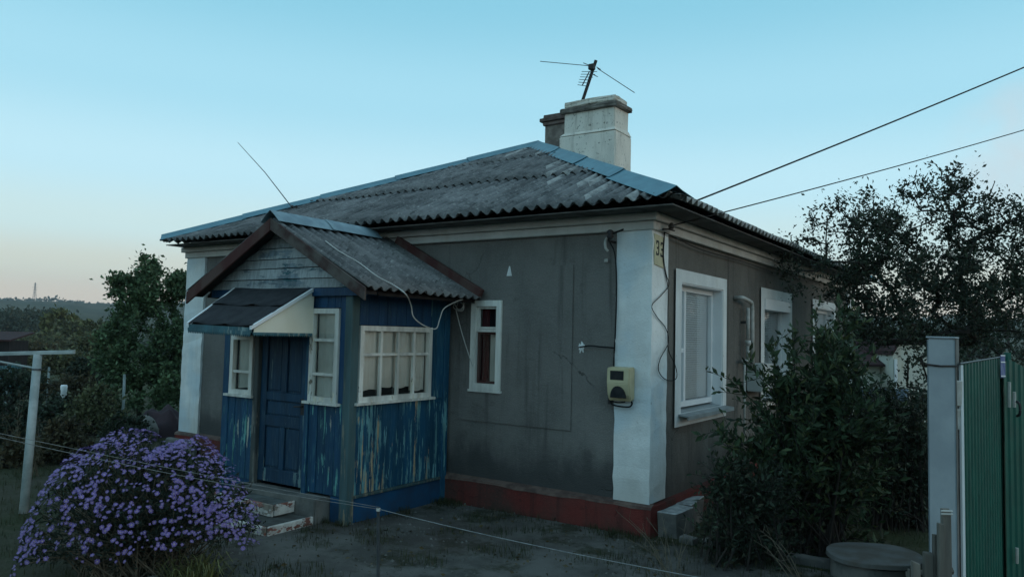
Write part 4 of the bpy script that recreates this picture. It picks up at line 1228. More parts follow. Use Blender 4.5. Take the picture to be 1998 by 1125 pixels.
g = random.Random(5)
sl = [(1390, 930), (1420, 880), (1450, 820), (1500, 745), (1560, 690), (1600, 665), (1650, 655), (1700, 760), (1740, 800)]
tips = [at(x, skyline(sl, x)+(g.random()**1.7)*300, g.uniform(5.9, 6.7)) for x in [1400+335*g.random()**.8 for _ in range(92)]]
tips += [at(1420, 735, 6.1), at(1455, 700, 6.2), at(1500, 668, 6.3), at(1545, 640, 6.4), at(1590, 615, 6.5), at(1612, 650, 6.4), at(1640, 590, 6.7), at(1655, 630, 6.7), at(1668, 600, 6.8), at(1395, 840, 6.0), at(1405, 860, 5.9)]
sb = at(1575, 1070, 6.3); sb.z = 0
shrub('broadleaf_shrub', 'tall broad-leaved shrub with upright shoots in front of the side wall windows', sb, tips, 'leaf_shrub', .078, .030, .40, 3, .25, 'shrubs along the side wall')
tips = [at(g.uniform(1680, 1830), 760+(g.random()**1.5)*270, g.uniform(6.9, 7.9)) for _ in range(95)]
sb = at(1750, 1040, 7.2); sb.z = 0
shrub('dense_shrub', 'low dense dark shrub between the broad-leaved shrub and the grey gate post', sb, tips, 'leaf_dark', .055, .030, .45, 4, .2, 'shrubs along the side wall', .03)
tips = [at(g.uniform(1395, 1530), 900+(g.random()**1.3)*140, g.uniform(5.7, 6.1)) for _ in range(45)]
sb = at(1450, 1070, 5.9); sb.z = 0
shrub('dense_shrub', 'small dark shrub at the foot of the side wall next to the house corner', sb, tips, 'leaf_dark', .05, .024, .45, 14, .02, 'shrubs along the side wall', .03)

# ------------------------------------------------------------------ trees on the right
rb_ = [(at(1800, 575, 10.2), (1.35, 1.0, .72), 130), (at(1715, 535, 9.9), (.50, .7, .36), 42, .8), (at(1960, 560, 10.4), (1.1, 1.0, .75), 80),
       (at(1560, 500, 9.6), (.42, .4, .28), 18, .55), (at(1660, 430, 9.8), (.55, .5, .40), 30, .5), (at(1700, 455, 10), (.4, .4, .35), 26, .8), (at(1800, 430, 10.2), (.75, .6, .50), 50, .7), (at(1845, 365, 10.2), (.40, .4, .34), 20, .42),
       (at(1935, 450, 10.3), (.55, .5, .55), 44, .85), (at(1985, 430, 10.4), (.5, .5, .35), 16, .4), (at(1880, 400, 10.4), (.55, .4, .30), 16, .4),
       (at(1735, 640, 9.9), (.62, .7, .25), 32, .8), (at(1560, 560, 8.8), (.20, .3, .07), 3, .3), (at(1850, 360, 10.2), (.7, .5, .34), 26, .06), (at(1680, 430, 9.9), (.6, .5, .34), 22, .06)]
tb = at(1850, 900, 10.3); tb.z = 0
tree('apple_tree', 'spreading half-bare dark tree rising behind the grey gate post', 'tree', tb, rb_, 'leaf_dark', .052, 92, .22, 1.1, .0038, .060, 21, 'trees to the right of the house', .5, .2, .06)
for i, (px, py, t_, rx, rz, n, lab) in enumerate([
        (1700, 625, 21, 1.7, .9, 60, 'dark tree beyond the stained outbuilding roof'), (1880, 600, 24, 2.2, 1.3, 80, 'broad dark tree far behind the gate post'),
        (2010, 610, 22, 2.4, 1.6, 80, 'dark tree far behind the green gate at the edge'), (1960, 700, 14, 1.4, 1.0, 60, 'dark leafy tree close behind the green gate'),
        (1795, 655, 26, 1.5, .8, 40, 'small dark tree just above the outbuilding gable'), (1880, 735, 13, 1.0, .8, 60, 'low dark tree right behind the grey gate post')]):
    c_ = at(px, py, t_); b_ = Vector((c_.x, c_.y, gz(c_.x, c_.y)))
    tree('leafy_tree', lab, 'tree', b_, [(c_, (rx, rx*.8, rz), n), (c_-Vector((0, 0, rz*.7)), (rx*.9, rx*.7, rz*.7), n//2)], 'leaf_dark', .10 if t_ > 18 else .075, 40, .30, max(.5, (c_.z-b_.z)*.4), .006, .09, 40+i, 'trees to the right of the house', .55)

# ------------------------------------------------------------------ trees, shrubs and weeds on the left
c1 = at(282, 650, 15.5)
tb = Vector((c1.x, c1.y, gz(c1.x, c1.y)))
tree('pear_tree', 'bushy green tree close to the left end of the house', 'tree', tb,
     [(at(280, 660, 15.5), (.82, .8, 1.0), 150), (at(300, 560, 15.5), (.55, .5, .45), 70), (at(290, 520, 15.5), (.16, .2, .26), 14, .8), (at(240, 560, 15.4), (.25, .3, .22), 22, .8), (at(226, 548, 15.4), (.13, .2, .14), 7, .7),
      (at(352, 560, 15.7), (.22, .3, .30), 26), (at(222, 680, 15.2), (.42, .5, .6), 50), (at(345, 690, 15.6), (.5, .5, .8), 60), (at(280, 770, 15), (.9, .6, .5), 70)],
     'leaf_pear', .085, 62, .16, .7, .004, .05, 31, 'garden trees on the left', .55, .3)
specs = [  # px, py centre, depth, half width m, half height m, clumps, leaf material, label
    (60, 628, 170, 11, 2.9, 70, 'farwood', 'dark round-topped tree in the valley below the pylon'),
    (5, 632, 150, 8, 2.4, 50, 'farwood', 'dark valley tree at the left edge under the hill'),
    (102, 624, 185, 7, 2.6, 50, 'farwood', 'dark valley tree right of the round-topped one'),
    (128, 626, 110, 3.3, 2.3, 60, 'leaf_yellow', 'yellow-green rounded tree in the valley'),
    (168, 652, 95, 4.0, 1.7, 55, 'leaf_olive', 'olive tree between the yellow-green tree and the bushy tree'),
    (92, 668, 80, 4.2, 1.4, 55, 'leaf_olive', 'low olive tree in front of the yellow-green tree'),
    (35, 672, 75, 4.0, 1.2, 50, 'leaf_olive', 'low olive bush above the clothes post arm'),
    (205, 655, 60, 2.0, 1.6, 60, 'leaf_olive', 'dull green bush tree left of the bushy tree'),
    (185, 678, 46, 1.7, 1.0, 60, 'leaf_olive', 'brownish green bush below the olive tree'),
    (75, 688, 44, 2.4, .6, 50, 'leaf_dry', 'dry brown bush just above the clothes post'),
    (140, 705, 32, 1.5, .55, 50, 'leaf_olive', 'bush behind the clothes post arm'),
    (12, 705, 34, 1.4, .55, 40, 'leaf_olive', 'bush at the left edge behind the clothes post arm'),
    (370, 690, 22, 1.0, 1.4, 40, 'leaf_dark', 'dark bush squeezed against the left house corner'),
    (195, 720, 20, .9, .6, 40, 'leaf_dark', 'dark bush left of the thin grey stake'),
    (25, 745, 17, .9, .35, 40, 'leaf_dark', 'dark bush left of the clothes post'),
    (130, 755, 17, .8, .3, 34, 'leaf_dry', 'brown weedy bush right of the clothes post'),
    (110, 800, 13, .75, .35, 50, 'leaf_dark', 'dark bush by the middle of the clothes post'),
    (20, 820, 11.5, .5, .4, 50, 'leaf_dark', 'dark bush low at the left edge'),
    (185, 790, 12.5, .55, .42, 50, 'leaf_olive', 'olive bush between clothes post and aster bush'),
    (245, 830, 11, .35, .25, 36, 'leaf_dark', 'small dark bush behind the aster bush'),
    (130, 860, 9.6, .40, .32, 44, 'leaf_dry', 'dry yellowish weed bush beside the clothes post'),
    (30, 900, 9.2, .35, .40, 40, 'leaf_dry', 'tall dry weeds left of the clothes post'),
]
for i, (px, py, t_, rx, rz, n, lm, lab) in enumerate(specs):
    c_ = at(px, py, t_); zg = min(gz(c_.x, c_.y), c_.z-rz*.8); b_ = Vector((c_.x, c_.y, zg)); g = random.Random(60+i)
    lob = [(c_+rh*g.uniform(-.5, .5)*rx+Vector((0, 0, g.uniform(-.2, .25)*rz)), (rx*g.uniform(.4, .65), rx*.5, rz*g.uniform(.5, .75)), n//3) for _ in range(4)]
    big = t_ > 40
    tree('valley_tree' if t_ > 55 else 'garden_bush', lab, 'tree' if t_ > 55 else 'bush', b_, lob+[(c_-Vector((0, 0, rz*.5)), (rx, rx*.7, rz*.6), n)], lm, max(.06, t_*.0052), 26 if big else 34, rx*.16+.05, max(.1, (c_.z-zg)*.4), .004*(1+t_/30), .05+rx*.03, 60+i, 'valley trees' if t_ > 55 else 'bushes in the left garden', .6)

# far wooded strip on the valley floor: reads as one mass
g = random.Random(77); V, F = [], []
for _ in range(2600):
    a = g.uniform(-.25, .75)+math.pi*.5+YAW-.3; r = g.uniform(130, 330); x, y = CAM.x+r*math.cos(a), CAM.y+r*math.sin(a); z = gz(x, y)
    hgt = (1.6+1.6*math.sin(a*23)+1.2*math.sin(a*57+r*.02))
    if hgt < .8: continue
    for _ in range(9): leaf(V, F, Vector((x+g.gauss(0, 2), y+g.gauss(0, 2), z+g.random()*hgt)), rdir(g, .3), 1.5, .7, g)
kind(obj('far_thicket', (V, F), 'farwood'), 'stuff')
# hedgerow along the skyline
V, F = [], []
for k in range(1500):
    a = math.pi*.5+YAW+g.uniform(-1.2, .8); r = 1425; x, y = CAM.x+r*math.cos(a), CAM.y+r*math.sin(a); z = hz(x, y); hh = max(.6, 3.5+3*math.sin(a*70)+2*math.sin(a*193))
    for _ in range(5): leaf(V, F, Vector((x+g.gauss(0, 3), y+g.gauss(0, 3), z-1+g.random()*hh)), rdir(g, .2), 6, .7, g)
kind(obj('skyline_hedgerow', (V, F), 'farwood'), 'stuff')

# ------------------------------------------------------------------ grass, weeds, litter


def blades(pts, hmin, hmax, wd, g, lean=.5):
    V, F = [], []
    for (x, y, z) in pts:
        h = g.uniform(hmin, hmax); a = g.uniform(0, 6.28); d = Vector((math.cos(a), math.sin(a), 0)); s = Vector((-d.y, d.x, 0))*wd*g.uniform(.6, 1.2); p = Vector((x, y, z-.005)); l_ = lean*g.random()*h
        b = len(V); V += [p-s, p+s, p+s*.6+d*l_*.4+Vector((0, 0, h*.6)), p-s*.6+d*l_*.4+Vector((0, 0, h*.6)), p+d*l_+Vector((0, 0, h))]; F += [(b, b+1, b+2, b+3), (b+3, b+2, b+4)]
    return V, F


g = random.Random(8); pts = []


def scatter(n, x0, x1, y0, y1, cond=lambda x, y: 1, cl=0):
    k = 0
    while k < n:
        x, y = g.uniform(x0, x1), g.uniform(y0, y1)
        if g.random() < cond(x, y):
            m_ = g.randint(4, 12) if cl else 1
            for _ in range(m_): xx, yy = x+g.gauss(0, cl), y+g.gauss(0, cl); pts.append((xx, yy, gz(xx, yy)+(.012 if -3.6 < xx < 1.8 and -3.2 < yy < -.1 else 0)))
            k += m_


nz = lambda x, y: .5+.5*math.sin(x*3.1+1.3*math.sin(y*2.3))*math.sin(y*3.7+1.1*math.sin(x*1.9))
pave = lambda x, y: 1 if not (-3.6 < x < 1.7 and -3.1 < y < -.1) else .0
scatter(9000, -9, -2.6, -5.2, -1.6, lambda x, y: pave(x, y)*(.35+.65*nz(x, y)), .05)
scatter(6000, -14, -7.2, -5, 6, lambda x, y: .3+.7*nz(x, y), .06)
scatter(1500, -2.5, .3, -.26, -.06, lambda x, y: nz(x*2, y)**2, .03)
scatter(5200, -2.6, 1.8, -3.0, -.1, lambda x, y: max(0, nz(x*1.7+.4, y*1.6)-.50)*2., .04)
scatter(5000, .1, 3.2, -1.2, 2.2, lambda x, y: .25+.7*nz(x, y), .05)
scatter(3000, -3.2, 2.4, -3.5, -2.4, lambda x, y: (.25+.75*nz(x, y)) if y < -2.6+.25*math.sin(x*4) else .1, .05)
scatter(900, -4.2, -2.2, -1.50, -1.44, lambda x, y: .4, .02)
kind(obj('grass', blades(pts, .015, .085, .0028, g), 'grass'), 'stuff')
V, F = [], []
for _ in range(1500):
    x, y = g.uniform(-3.2, 2.2), g.uniform(-3.2, -.05)
    if g.random() < .25+.75*nz(x*1.3, y*1.2+1): leaf(V, F, Vector((x, y, gz(x, y)+.026+g.random()*.01)), Vector((g.uniform(-1, 1), g.uniform(-1, 1), .12)), .035, .55, g)
kind(obj('fallen_leaves', (V, F), 'litter'), 'stuff')


V, F = [], []
for _ in range(4200):
    x, y = g.uniform(-3.3, 1.9), g.uniform(-3.2, -.04)
    if g.random() > (.12+.88*max(0, nz(x*.8+2, y*1.1))**2): continue
    r_ = g.choice((.004, .006, .008, .012, .018))*g.uniform(.7, 1.2); z = gz(x, y)+.016; b = len(V); a = g.uniform(0, 6)
    V += [(x+r_*math.cos(a+k*1.571)*g.uniform(.7, 1.2), y+r_*math.sin(a+k*1.571)*g.uniform(.7, 1.2), z-.004) for k in range(4)]+[(x, y, z+r_*.6)]; F += [(b+k, b+(k+1) % 4, b+4) for k in range(4)]
kind(obj('gravel', (V, F), 'stone'), 'stuff')


def stalks(label, base, ends, r, m='twig', leafm=None, group='dry weeds', cat='weed', name='dry_weed'):
    g = random.Random(len(label)); t = thing(name, label, cat, tuple(base), group); bm = NB(); V, F = [], []
    for e in ends:
        e = Vector(e); b0 = Vector(base)+Vector((g.uniform(-.05, .05), g.uniform(-.05, .05), 0)); m_ = b0.lerp(e, .5)+Vector((g.uniform(-.03, .03), g.uniform(-.03, .03), .12*(e-b0).length))
        cv = curve([b0, m_, e], 6); tube(bm, cv, [r*(1-.7*i/(len(cv)-1)) for i in range(len(cv))], 4, False)
        for k in range(5):
            q = cv[g.randint(3, len(cv)-1)]; d = rdir(g, .5); tube(bm, [q, q+d*g.uniform(.03, .10)], [r*.4, r*.2], 3, False)
            if leafm:
                for _ in range(4): leaf(V, F, q+rdir(g)*.04, rdir(g, .2), .05, .35, g)
    obj('stalks', bm, m, t)
    if V: obj('leaves', (V, F), leafm, t)
    return t


b_ = at(1322, 1098, 5.15); b_.z = 0
stalks('fan of dry pale stalks lying towards the red plinth near the corner', b_, [at(x, y, t) for x, y, t in ((1205, 998, 5.3), (1228, 1012, 5.3), (1240, 1030, 5.2), (1215, 1045, 5.1), (1262, 1008, 5.3), (1290, 1000, 5.4), (1300, 1030, 5.3), (1340, 1010, 5.4), (1258, 1060, 5.1), (1225, 1070, 5.0), (1352, 1040, 5.3), (1280, 1055, 5.1), (1245, 1050, 5.2), (1310, 1045, 5.2))], .0035)
b_ = at(1560, 1095, 5.4); b_.z = .01
stalks('broken dry stalks bent over in front of the dark shrub', b_, [at(1481, 1031, 5.5), at(1470, 1052, 5.5), at(1500, 1040, 5.4), at(1520, 1055, 5.4), at(1492, 1075, 5.3)], .005)
for i, (px, pt, pb, t_, lab) in enumerate([(62, 790, 1000, 8.6, 'tall thin dead weed right beside the clothes post foot'), (25, 770, 960, 9.5, 'dead weed stalks left of the clothes post'), (150, 800, 905, 11, 'dead weed stalks behind the left side of the aster bush')]):
    b_ = at(px, pb, t_); b_.z = gz(b_.x, b_.y); g = random.Random(i)
    stalks(lab, b_, [at(px+g.uniform(-28, 28), pt+g.uniform(0, 90), t_+g.uniform(-.2, .2)) for _ in range(9)], .0045, 'twig', 'leaf_dry')
b_ = at(385, 1105, 5.05); b_.z = .0; g = random.Random(3)
yp = thing('yellowing_plant', 'low plant with arching yellow-green leaves at the foot of the aster bush', 'plant', tuple(b_)); V, F = [], []
for _ in range(130):
    a = g.uniform(0, 6.28); l_ = g.uniform(.16, .34); o_ = Vector((math.cos(a), math.sin(a), 0)); s = Vector((-o_.y, o_.x, 0))*.007; p = b_+Vector((g.uniform(-.16, .16), g.uniform(-.12, .12), 0)); hh = g.uniform(.45, .9)
    b = len(V)
    for k in range(5): t = k/4; c_ = p+o_*l_*t*.8+Vector((0, 0, l_*hh*math.sin(t*2.3))); V += [c_-s*(1-t*.85), c_+s*(1-t*.85)]
    F += [(b+2*k, b+2*k+1, b+2*k+3, b+2*k+2) for k in range(4)]
obj('leaves', (V, F), 'leaf_yellow', yp)

# ------------------------------------------------------------------ small things in the yard


def rock(name, label, cat, p, r, seed, m='stone', group=None, sq=.7):
    g = random.Random(seed); bm = NB(); bmesh.ops.create_icosphere(bm, subdivisions=3, radius=1)
    ph = [g.uniform(0, 6) for _ in range(6)]
    for v in bm.verts:
        c_ = v.co.copy(); k = 1+.16*math.sin(c_.x*2.6+ph[0])*math.sin(c_.y*2.9+ph[1])+.10*math.sin(c_.z*4+ph[2]+c_.x*3)+.05*math.sin(c_.y*9+ph[3])*math.sin(c_.x*8+ph[4])
        v.co = Vector((c_.x*r[0]*k, c_.y*r[1]*k, max(-.45, c_.z*k)*r[2]))
    bm.transform(Matrix.Rotation(g.uniform(0, 6), 4, 'Z')); bm.transform(Matrix.Translation(Vector(p)))
    return tag(obj(name, bm, m, None, True, loc=tuple(p)), label, cat, group)


for i, (px, py, r, lab) in enumerate([(268, 1100, .075, 'pale field stone, left of the group under the aster bush'), (292, 1108, .095, 'largest pale field stone under the aster bush'), (318, 1116, .06, 'small field stone beside the yellowing plant'), (300, 1085, .06, 'field stone tucked back under the aster flowers')]):
    p = at(px, py, 4.95+.03*i); p.z = .03; rock('field_stone', lab, 'stone', p, (r, r*.8, r*.75), i, 'stone', 'stones under the aster bush')


def beam(name, label, cat, A, B, wd, hgt, m, group=None, j=.006):
    A, B = Vector(A), Vector(B); d = (B-A).normalized(); s = d.cross(Vector((0, 0, 1))).normalized()*wd/2; u = Vector((0, 0, hgt)); bm = NB(); n = 4; rows = []
    for k in range(n+1):
        p = A.lerp(B, k/n); r_ = lambda: Vector((rnd.uniform(-j, j), rnd.uniform(-j, j), rnd.uniform(-j, j))); rows.append([bm.verts.new(q+r_()) for q in (p-s, p+s, p+s+u, p-s+u)])
    for a, b in zip(rows, rows[1:]):
        for i in range(4): bm.faces.new((a[i], a[(i+1) % 4], b[(i+1) % 4], b[i]))
    bm.faces.new(rows[0][::-1]); bm.faces.new(rows[-1])
    return tag(obj(name, bevel(bm, .006), m, None, loc=tuple(A)), label, cat, group)


def G0(px, py, z=0.):
    d = at(px, py, 1)-CAM; p = CAM+d*((z-CAM.z)/d.z); return p


for A, B, lab in (((1330, 1060), (1358, 1066), 'short broken kerb piece nearest the house corner'), ((1376, 1066), (1420, 1078), 'pale kerb piece second from the house corner'), ((1420, 1050), (1478, 1072), 'kerb piece lying back under the dark shrub'), ((1478, 1090), (1528, 1098), 'kerb piece in front of the broken stalks'), ((1538, 1098), (1645, 1116), 'longest kerb piece ending by the round lid')):
    beam('kerb_stone', lab, 'kerb', G0(*A, -.02), G0(*B, -.02), .10, .075, 'concrete', 'kerb pieces along the side path')
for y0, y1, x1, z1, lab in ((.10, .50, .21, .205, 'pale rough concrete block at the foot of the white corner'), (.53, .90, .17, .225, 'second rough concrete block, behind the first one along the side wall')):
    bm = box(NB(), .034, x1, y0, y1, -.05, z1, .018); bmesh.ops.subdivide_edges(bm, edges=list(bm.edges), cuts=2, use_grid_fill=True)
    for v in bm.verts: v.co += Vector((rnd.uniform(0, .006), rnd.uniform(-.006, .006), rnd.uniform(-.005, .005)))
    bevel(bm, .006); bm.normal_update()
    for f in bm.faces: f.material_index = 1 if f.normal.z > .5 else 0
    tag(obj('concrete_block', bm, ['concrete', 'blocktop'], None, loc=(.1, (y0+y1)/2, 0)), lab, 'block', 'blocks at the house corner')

wl = at(1706, 1079, 5.6); wl = Vector((wl.x, wl.y, 0))
well = thing('well_ring', 'concrete ring with a round weathered lid beside the picket fence', 'well', tuple(wl))
bm = NB(); bmesh.ops.create_cone(bm, cap_ends=True, segments=40, radius1=.31, radius2=.30, depth=.30); bm.transform(Matrix.Translation(wl+Vector((0, 0, .0)))); obj('ring', bm, 'concrete', well)
bm = NB(); bmesh.ops.create_cone(bm, cap_ends=True, segments=48, radius1=.335, radius2=.33, depth=.035)
for v in bm.verts: v.co.z += .006*math.sin(v.co.x*9)+.012*v.co.x
bm.transform(Matrix.Translation(wl+Vector((0, 0, .175)))); obj('lid', bevel(bm, .004), 'rust', well)

# rope with its thin stake
sp = at(738, 992, 5.15); fo = at(739, 1120, 5.2); fo.z = 0
stk = thing('rope_stake', 'thin metal stake holding the rope across the yard', 'stake', tuple(fo))
obj('stake', tube(NB(), [fo-Vector((0, 0, .1)), Vector((sp.x, sp.y, sp.z+.012))], .011, 7), 'alu', stk)
obj('wrap', tube(NB(), [Vector((sp.x, sp.y, sp.z-.014)), Vector((sp.x, sp.y, sp.z+.006))], .0145, 8), 'whitecable', stk)
cable('rope', 'pale rope from the stake to the bottom right, low over the yard', catenary(sp, at(1400, 1132, 4.0), .02), .0026, 'rope', raw=True, cat='rope', group='rope across the yard')
cable('rope', 'lower of two thin ropes from the stake over the aster bush', catenary(sp, at(-90, 832, 4.35), .03), .0017, 'rope', raw=True, cat='rope', group='rope across the yard')
cable('rope', 'upper of two thin ropes from the stake over the aster bush', catenary(sp+Vector((0, 0, .012)), at(-90, 826, 4.30), .012), .0015, 'rope', raw=True, cat='rope', group='rope across the yard')

# clothes post
cb = Vector((-4.92, -2.909, 0)); ct = Vector((-4.885, -2.88, 1.455))
cp = thing('clothes_post', 'pale T-shaped clothes post leaning slightly in the left garden', 'post', tuple(cb))
obj('post', tube(NB(), [cb-Vector((0, 0, .2)), ct], [.040, .036], 12), 'polepaint', cp, True)
A, B = Vector((-5.36, -3.20, 1.425)), Vector((-4.60, -2.69, 1.468)); d = (B-A).normalized(); s = Vector((-d.y, d.x, 0))*.018
bm = NB(); hexa(bm, [A-s, A+s, A+s+Vector((0, 0, .036)), A-s+Vector((0, 0, .036))], [B-s, B+s, B+s+Vector((0, 0, .036)), B-s+Vector((0, 0, .036))]); obj('crossbar', bevel(bm, .004), 'polepaint', cp)
obj('brace', tube(NB(), [ct+Vector((-.01, 0, -.13)), Vector((-5.30, -3.16, 1.405))], .010, 6), 'polepaint', cp)
obj('wire_wrap', tube(NB(), [ct-Vector((0, 0, .145)), ct-Vector((0, 0, .130))], .041, 12), 'alu', cp)
# stakes in the garden
for px, y0_, y1_, t_, wd, lab, m in ((243, 730, 815, 13, .035, 'pale grey stake standing left of the maroon heap', 'polepaint'), (96, 716, 760, 17, .035, 'leaning pale stake right of the clothes post', 'polepaint'), (16, 716, 745, 18, .03, 'pale stake at the left edge under the clothes post arm', 'polepaint'), (140, 830, 878, 10.5, .02, 'thin grey garden stake behind the aster bush', 'weathered'), (290, 828, 862, 11.3, .035, 'short grey stake in front of the grey boulder', 'polepaint')):
    p, q = at(px, y0_, t_), at(px-3, y1_, t_); q.z = min(q.z, gz(q.x, q.y)-.1)
    bm = NB(); s = rh*wd/2; f_ = fh*wd/2; hexa(bm, [q-s-f_, q+s-f_, q+s+f_, q-s+f_], [p-s-f_, p+s-f_, p+s+f_, p-s+f_]); tag(obj('garden_stake', bevel(bm, .003), m, None, loc=tuple(q)), lab, 'stake', 'stakes in the garden')
p = at(124, 768, 16); bt = thing('upturned_bottle', 'white plastic bottle stuck upside down on a garden stick', 'bottle', tuple(p))
obj('bottle', tube(NB(), [p+Vector((0, 0, k)) for k in (-.10, -.07, -.02, .16, .19)], [.02, .025, .06, .07, .055], 10), 'pvc', bt, True); obj('stick', tube(NB(), [p-Vector((0, 0, 1.2)), p-Vector((0, 0, .08))], .015, 5), 'weathered', bt)
# heap under a maroon sheet, boulder
hp = at(318, 845, 12.3); zb = gz(hp.x, hp.y); g = random.Random(2); V, F = [], []; n = 26
for j in range(n+1):
    for i in range(n+1):
        x, y = i/n*2-1, j/n*2-1; r = math.hypot(x*.95, y); z = max(0, 1-r**2.2)**.7*.43*(1+.12*math.sin(x*9+y*4)+.08*math.sin(y*13))
        p = hp+rh*x*.50+fh*y*.45; V.append((p.x, p.y, zb-.02+z+.015*math.sin(x*15+y*11)))
for j in range(n):
    for i in range(n): k = j*(n+1)+i; F.append((k, k+1, k+n+2, k+n+1))
tag(obj('covered_heap', (V, F), 'tarp', None, True, loc=tuple(Vector((hp.x, hp.y, zb)))), 'garden heap covered with a dark maroon sheet left of the house', 'heap')
p = at(283, 845, 11.6); p.z = gz(p.x, p.y)+.12; rock('boulder', 'rounded grey boulder in front of the maroon heap', 'boulder', p, (.20, .2, .26), 9)
# low outcrop below the left pilaster
bm = box(NB(), HX0-.12, HX0+.55, -.13, -.045, -.55, .20, .01); tag(obj('foundation_slab', bevel(bm, .02), 'concrete', None, loc=(HX0, -.1, 0)), 'weathered concrete foundation slab under the left white pilaster', 'slab')

# small shed and blue fence far left
sh = at(2, 690, 30); zg = gz(sh.x, sh.y); shed = thing('garden_shed', 'small dark garden shed with a brown roof at the far left edge', 'shed', (sh.x, sh.y, zg))
Lx = lambda u, v, z: Vector((sh.x, sh.y, z))+rh*u+fh*v
hexa_ = lambda a, b: hexa(NB(), a, b)
obj('wall', hexa_([Lx(-1.2, 0, zg-.5), Lx(.3, 0, zg-.5), Lx(.3, 1.2, zg-.5), Lx(-1.2, 1.2, zg-.5)], [Lx(-1.2, 0, 1.0), Lx(.3, 0, 1.0), Lx(.3, 1.2, 1.0), Lx(-1.2, 1.2, 1.0)]), 'darkboard', shed)
obj('roof', hexa_([Lx(-1.3, -.15, .98), Lx(.42, -.15, .98), Lx(.42, 1.4, 1.3), Lx(-1.3, 1.4, 1.3)], [Lx(-1.3, -.15, 1.05), Lx(.42, -.15, 1.05), Lx(.42, 1.4, 1.36), Lx(-1.3, 1.4, 1.36)]), 'neighroof', shed)
fb = at(18, 712, 24); blf = thing('blue_fence', 'short faded blue board fence far behind the clothes post', 'fence', (fb.x, fb.y, gz(fb.x, fb.y)))
for k in range(9):
    p = fb+rh*(k-5)*.12; bm = NB(); s = rh*.05; f_ = fh*.012; b_ = Vector((p.x, p.y, gz(p.x, p.y)-.1)); t_ = Vector((p.x, p.y, fb.z+rnd.uniform(-.04, .06)))
    hexa(bm, [b_-s-f_, b_+s-f_, b_+s+f_, b_-s+f_], [t_-s-f_, t_+s-f_, t_+s+f_, t_-s+f_]); obj('board', bm, 'teal', blf)

# pylon on the hill
pb_ = at(67, 585, 1400); pz = hz(pb_.x, pb_.y)-1; py_ = thing('electricity_pylon', 'distant lattice electricity pylon on the hill crest', 'pylon', (pb_.x, pb_.y, pz)); bm = NB(); Ht = at(67, 551, 1400).z-pz
q = lambda i, t: Vector((pb_.x, pb_.y, pz+Ht*t))+(rh*(1, 1, -1, -1)[i]+fh*(1, -1, -1, 1)[i])*(2.6*(1-t)**1.2+.45)
for i in range(4):
    tube(bm, [q(i, k/8) for k in range(9)], .28, 4)
    for k in range(8): tube(bm, [q(i, k/8), q((i+1) % 4, (k+1)/8)], .13, 3)
obj('tower', bm, 'alu', py_)
for t_, w_ in ((.66, 4.2), (.79, 5.2), (.92, 3.6)):
    c_ = Vector((pb_.x, pb_.y, pz+Ht*t_)); bm = NB(); tube(bm, [c_-rh*w_, c_+rh*w_], .22, 4); obj('cross_arm', bm, 'alu', py_)

# ------------------------------------------------------------------ outbuilding and sheet fence on the right
od = 18.0
ob_ = at(1740, 760, od); zg = min(gz(ob_.x, ob_.y), ob_.z)-.4; out = thing('outbuilding', 'stained white outbuilding with a dark red roof behind the side garden', 'outbuilding', (ob_.x, ob_.y, zg))
Pz = lambda px, py, dd=0.: at(px, py, od)+fh*dd
def oq(px, dd, z): p = at(px, 700, od)+fh*dd; return Vector((p.x, p.y, z))
zt = lambda py: at(1740, py, od).z
bm = NB(); hexa(bm, [oq(1742, 0, zg), oq(1835, 0, zg), oq(1835, 0, zt(700)), oq(1800, 0, zt(668)), oq(1752, 0, zt(668)), oq(1742, 0, zt(690))], [oq(1742, 3, zg), oq(1835, 3, zg), oq(1835, 3, zt(700)), oq(1800, 3, zt(668)), oq(1752, 3, zt(668)), oq(1742, 3, zt(690))]); obj('gable_wall', bm, 'neigh', out)
bm = NB(); hexa(bm, [oq(1640, .6, zg), oq(1741, .6, zg), oq(1741, .6, zt(716)), oq(1640, .6, zt(716))], [oq(1640, 3, zg), oq(1741, 3, zg), oq(1741, 3, zt(716)), oq(1640, 3, zt(716))]); obj('wall', bm, 'neigh', out)
bm = NB(); hexa(bm, [oq(1632, .35, zt(716)), oq(1741.5, .35, zt(716)), oq(1741.5, 2.2, zt(664)), oq(1632, 2.2, zt(664))], [oq(1632, .35, zt(712)), oq(1741.5, .35, zt(712)), oq(1741.5, 2.2, zt(660)), oq(1632, 2.2, zt(660))]); obj('roof', bm, 'neighroof', out)
bm = NB(); hexa(bm, [oq(1738, -.12, zt(684)), oq(1752, -.12, zt(660)), oq(1752, -.12, zt(668)), oq(1738, -.12, zt(692))], [oq(1738, 3, zt(684)), oq(1752, 3, zt(660)), oq(1752, 3, zt(668)), oq(1738, 3, zt(692))]); hexa(bm, [oq(1752.2, -.12, zt(660)), oq(1802, -.12, zt(660)), oq(1802, -.12, zt(668)), oq(1752.2, -.12, zt(668))], [oq(1752.2, 3, zt(660)), oq(1802, 3, zt(660)), oq(1802, 3, zt(668)), oq(1752.2, 3, zt(668))]); obj('roof', bm, 'neighroof', out)
bm = NB(); hexa(bm, [oq(1744, -.05, zg), oq(1749, -.05, zg), oq(1749, -.05, zt(700)), oq(1744, -.05, zt(700))], [oq(1744, -.01, zg), oq(1749, -.01, zg), oq(1749, -.01, zt(700)), oq(1744, -.01, zt(700))]); obj('corner_pipe', bm, 'pvc', out)
fd = 12.5; f0 = at(1670, 757, fd); sf = thing('sheet_fence', 'low fence of blue-grey corrugated sheet over dark boards by the outbuilding', 'fence', (f0.x, f0.y, gz(f0.x, f0.y)))
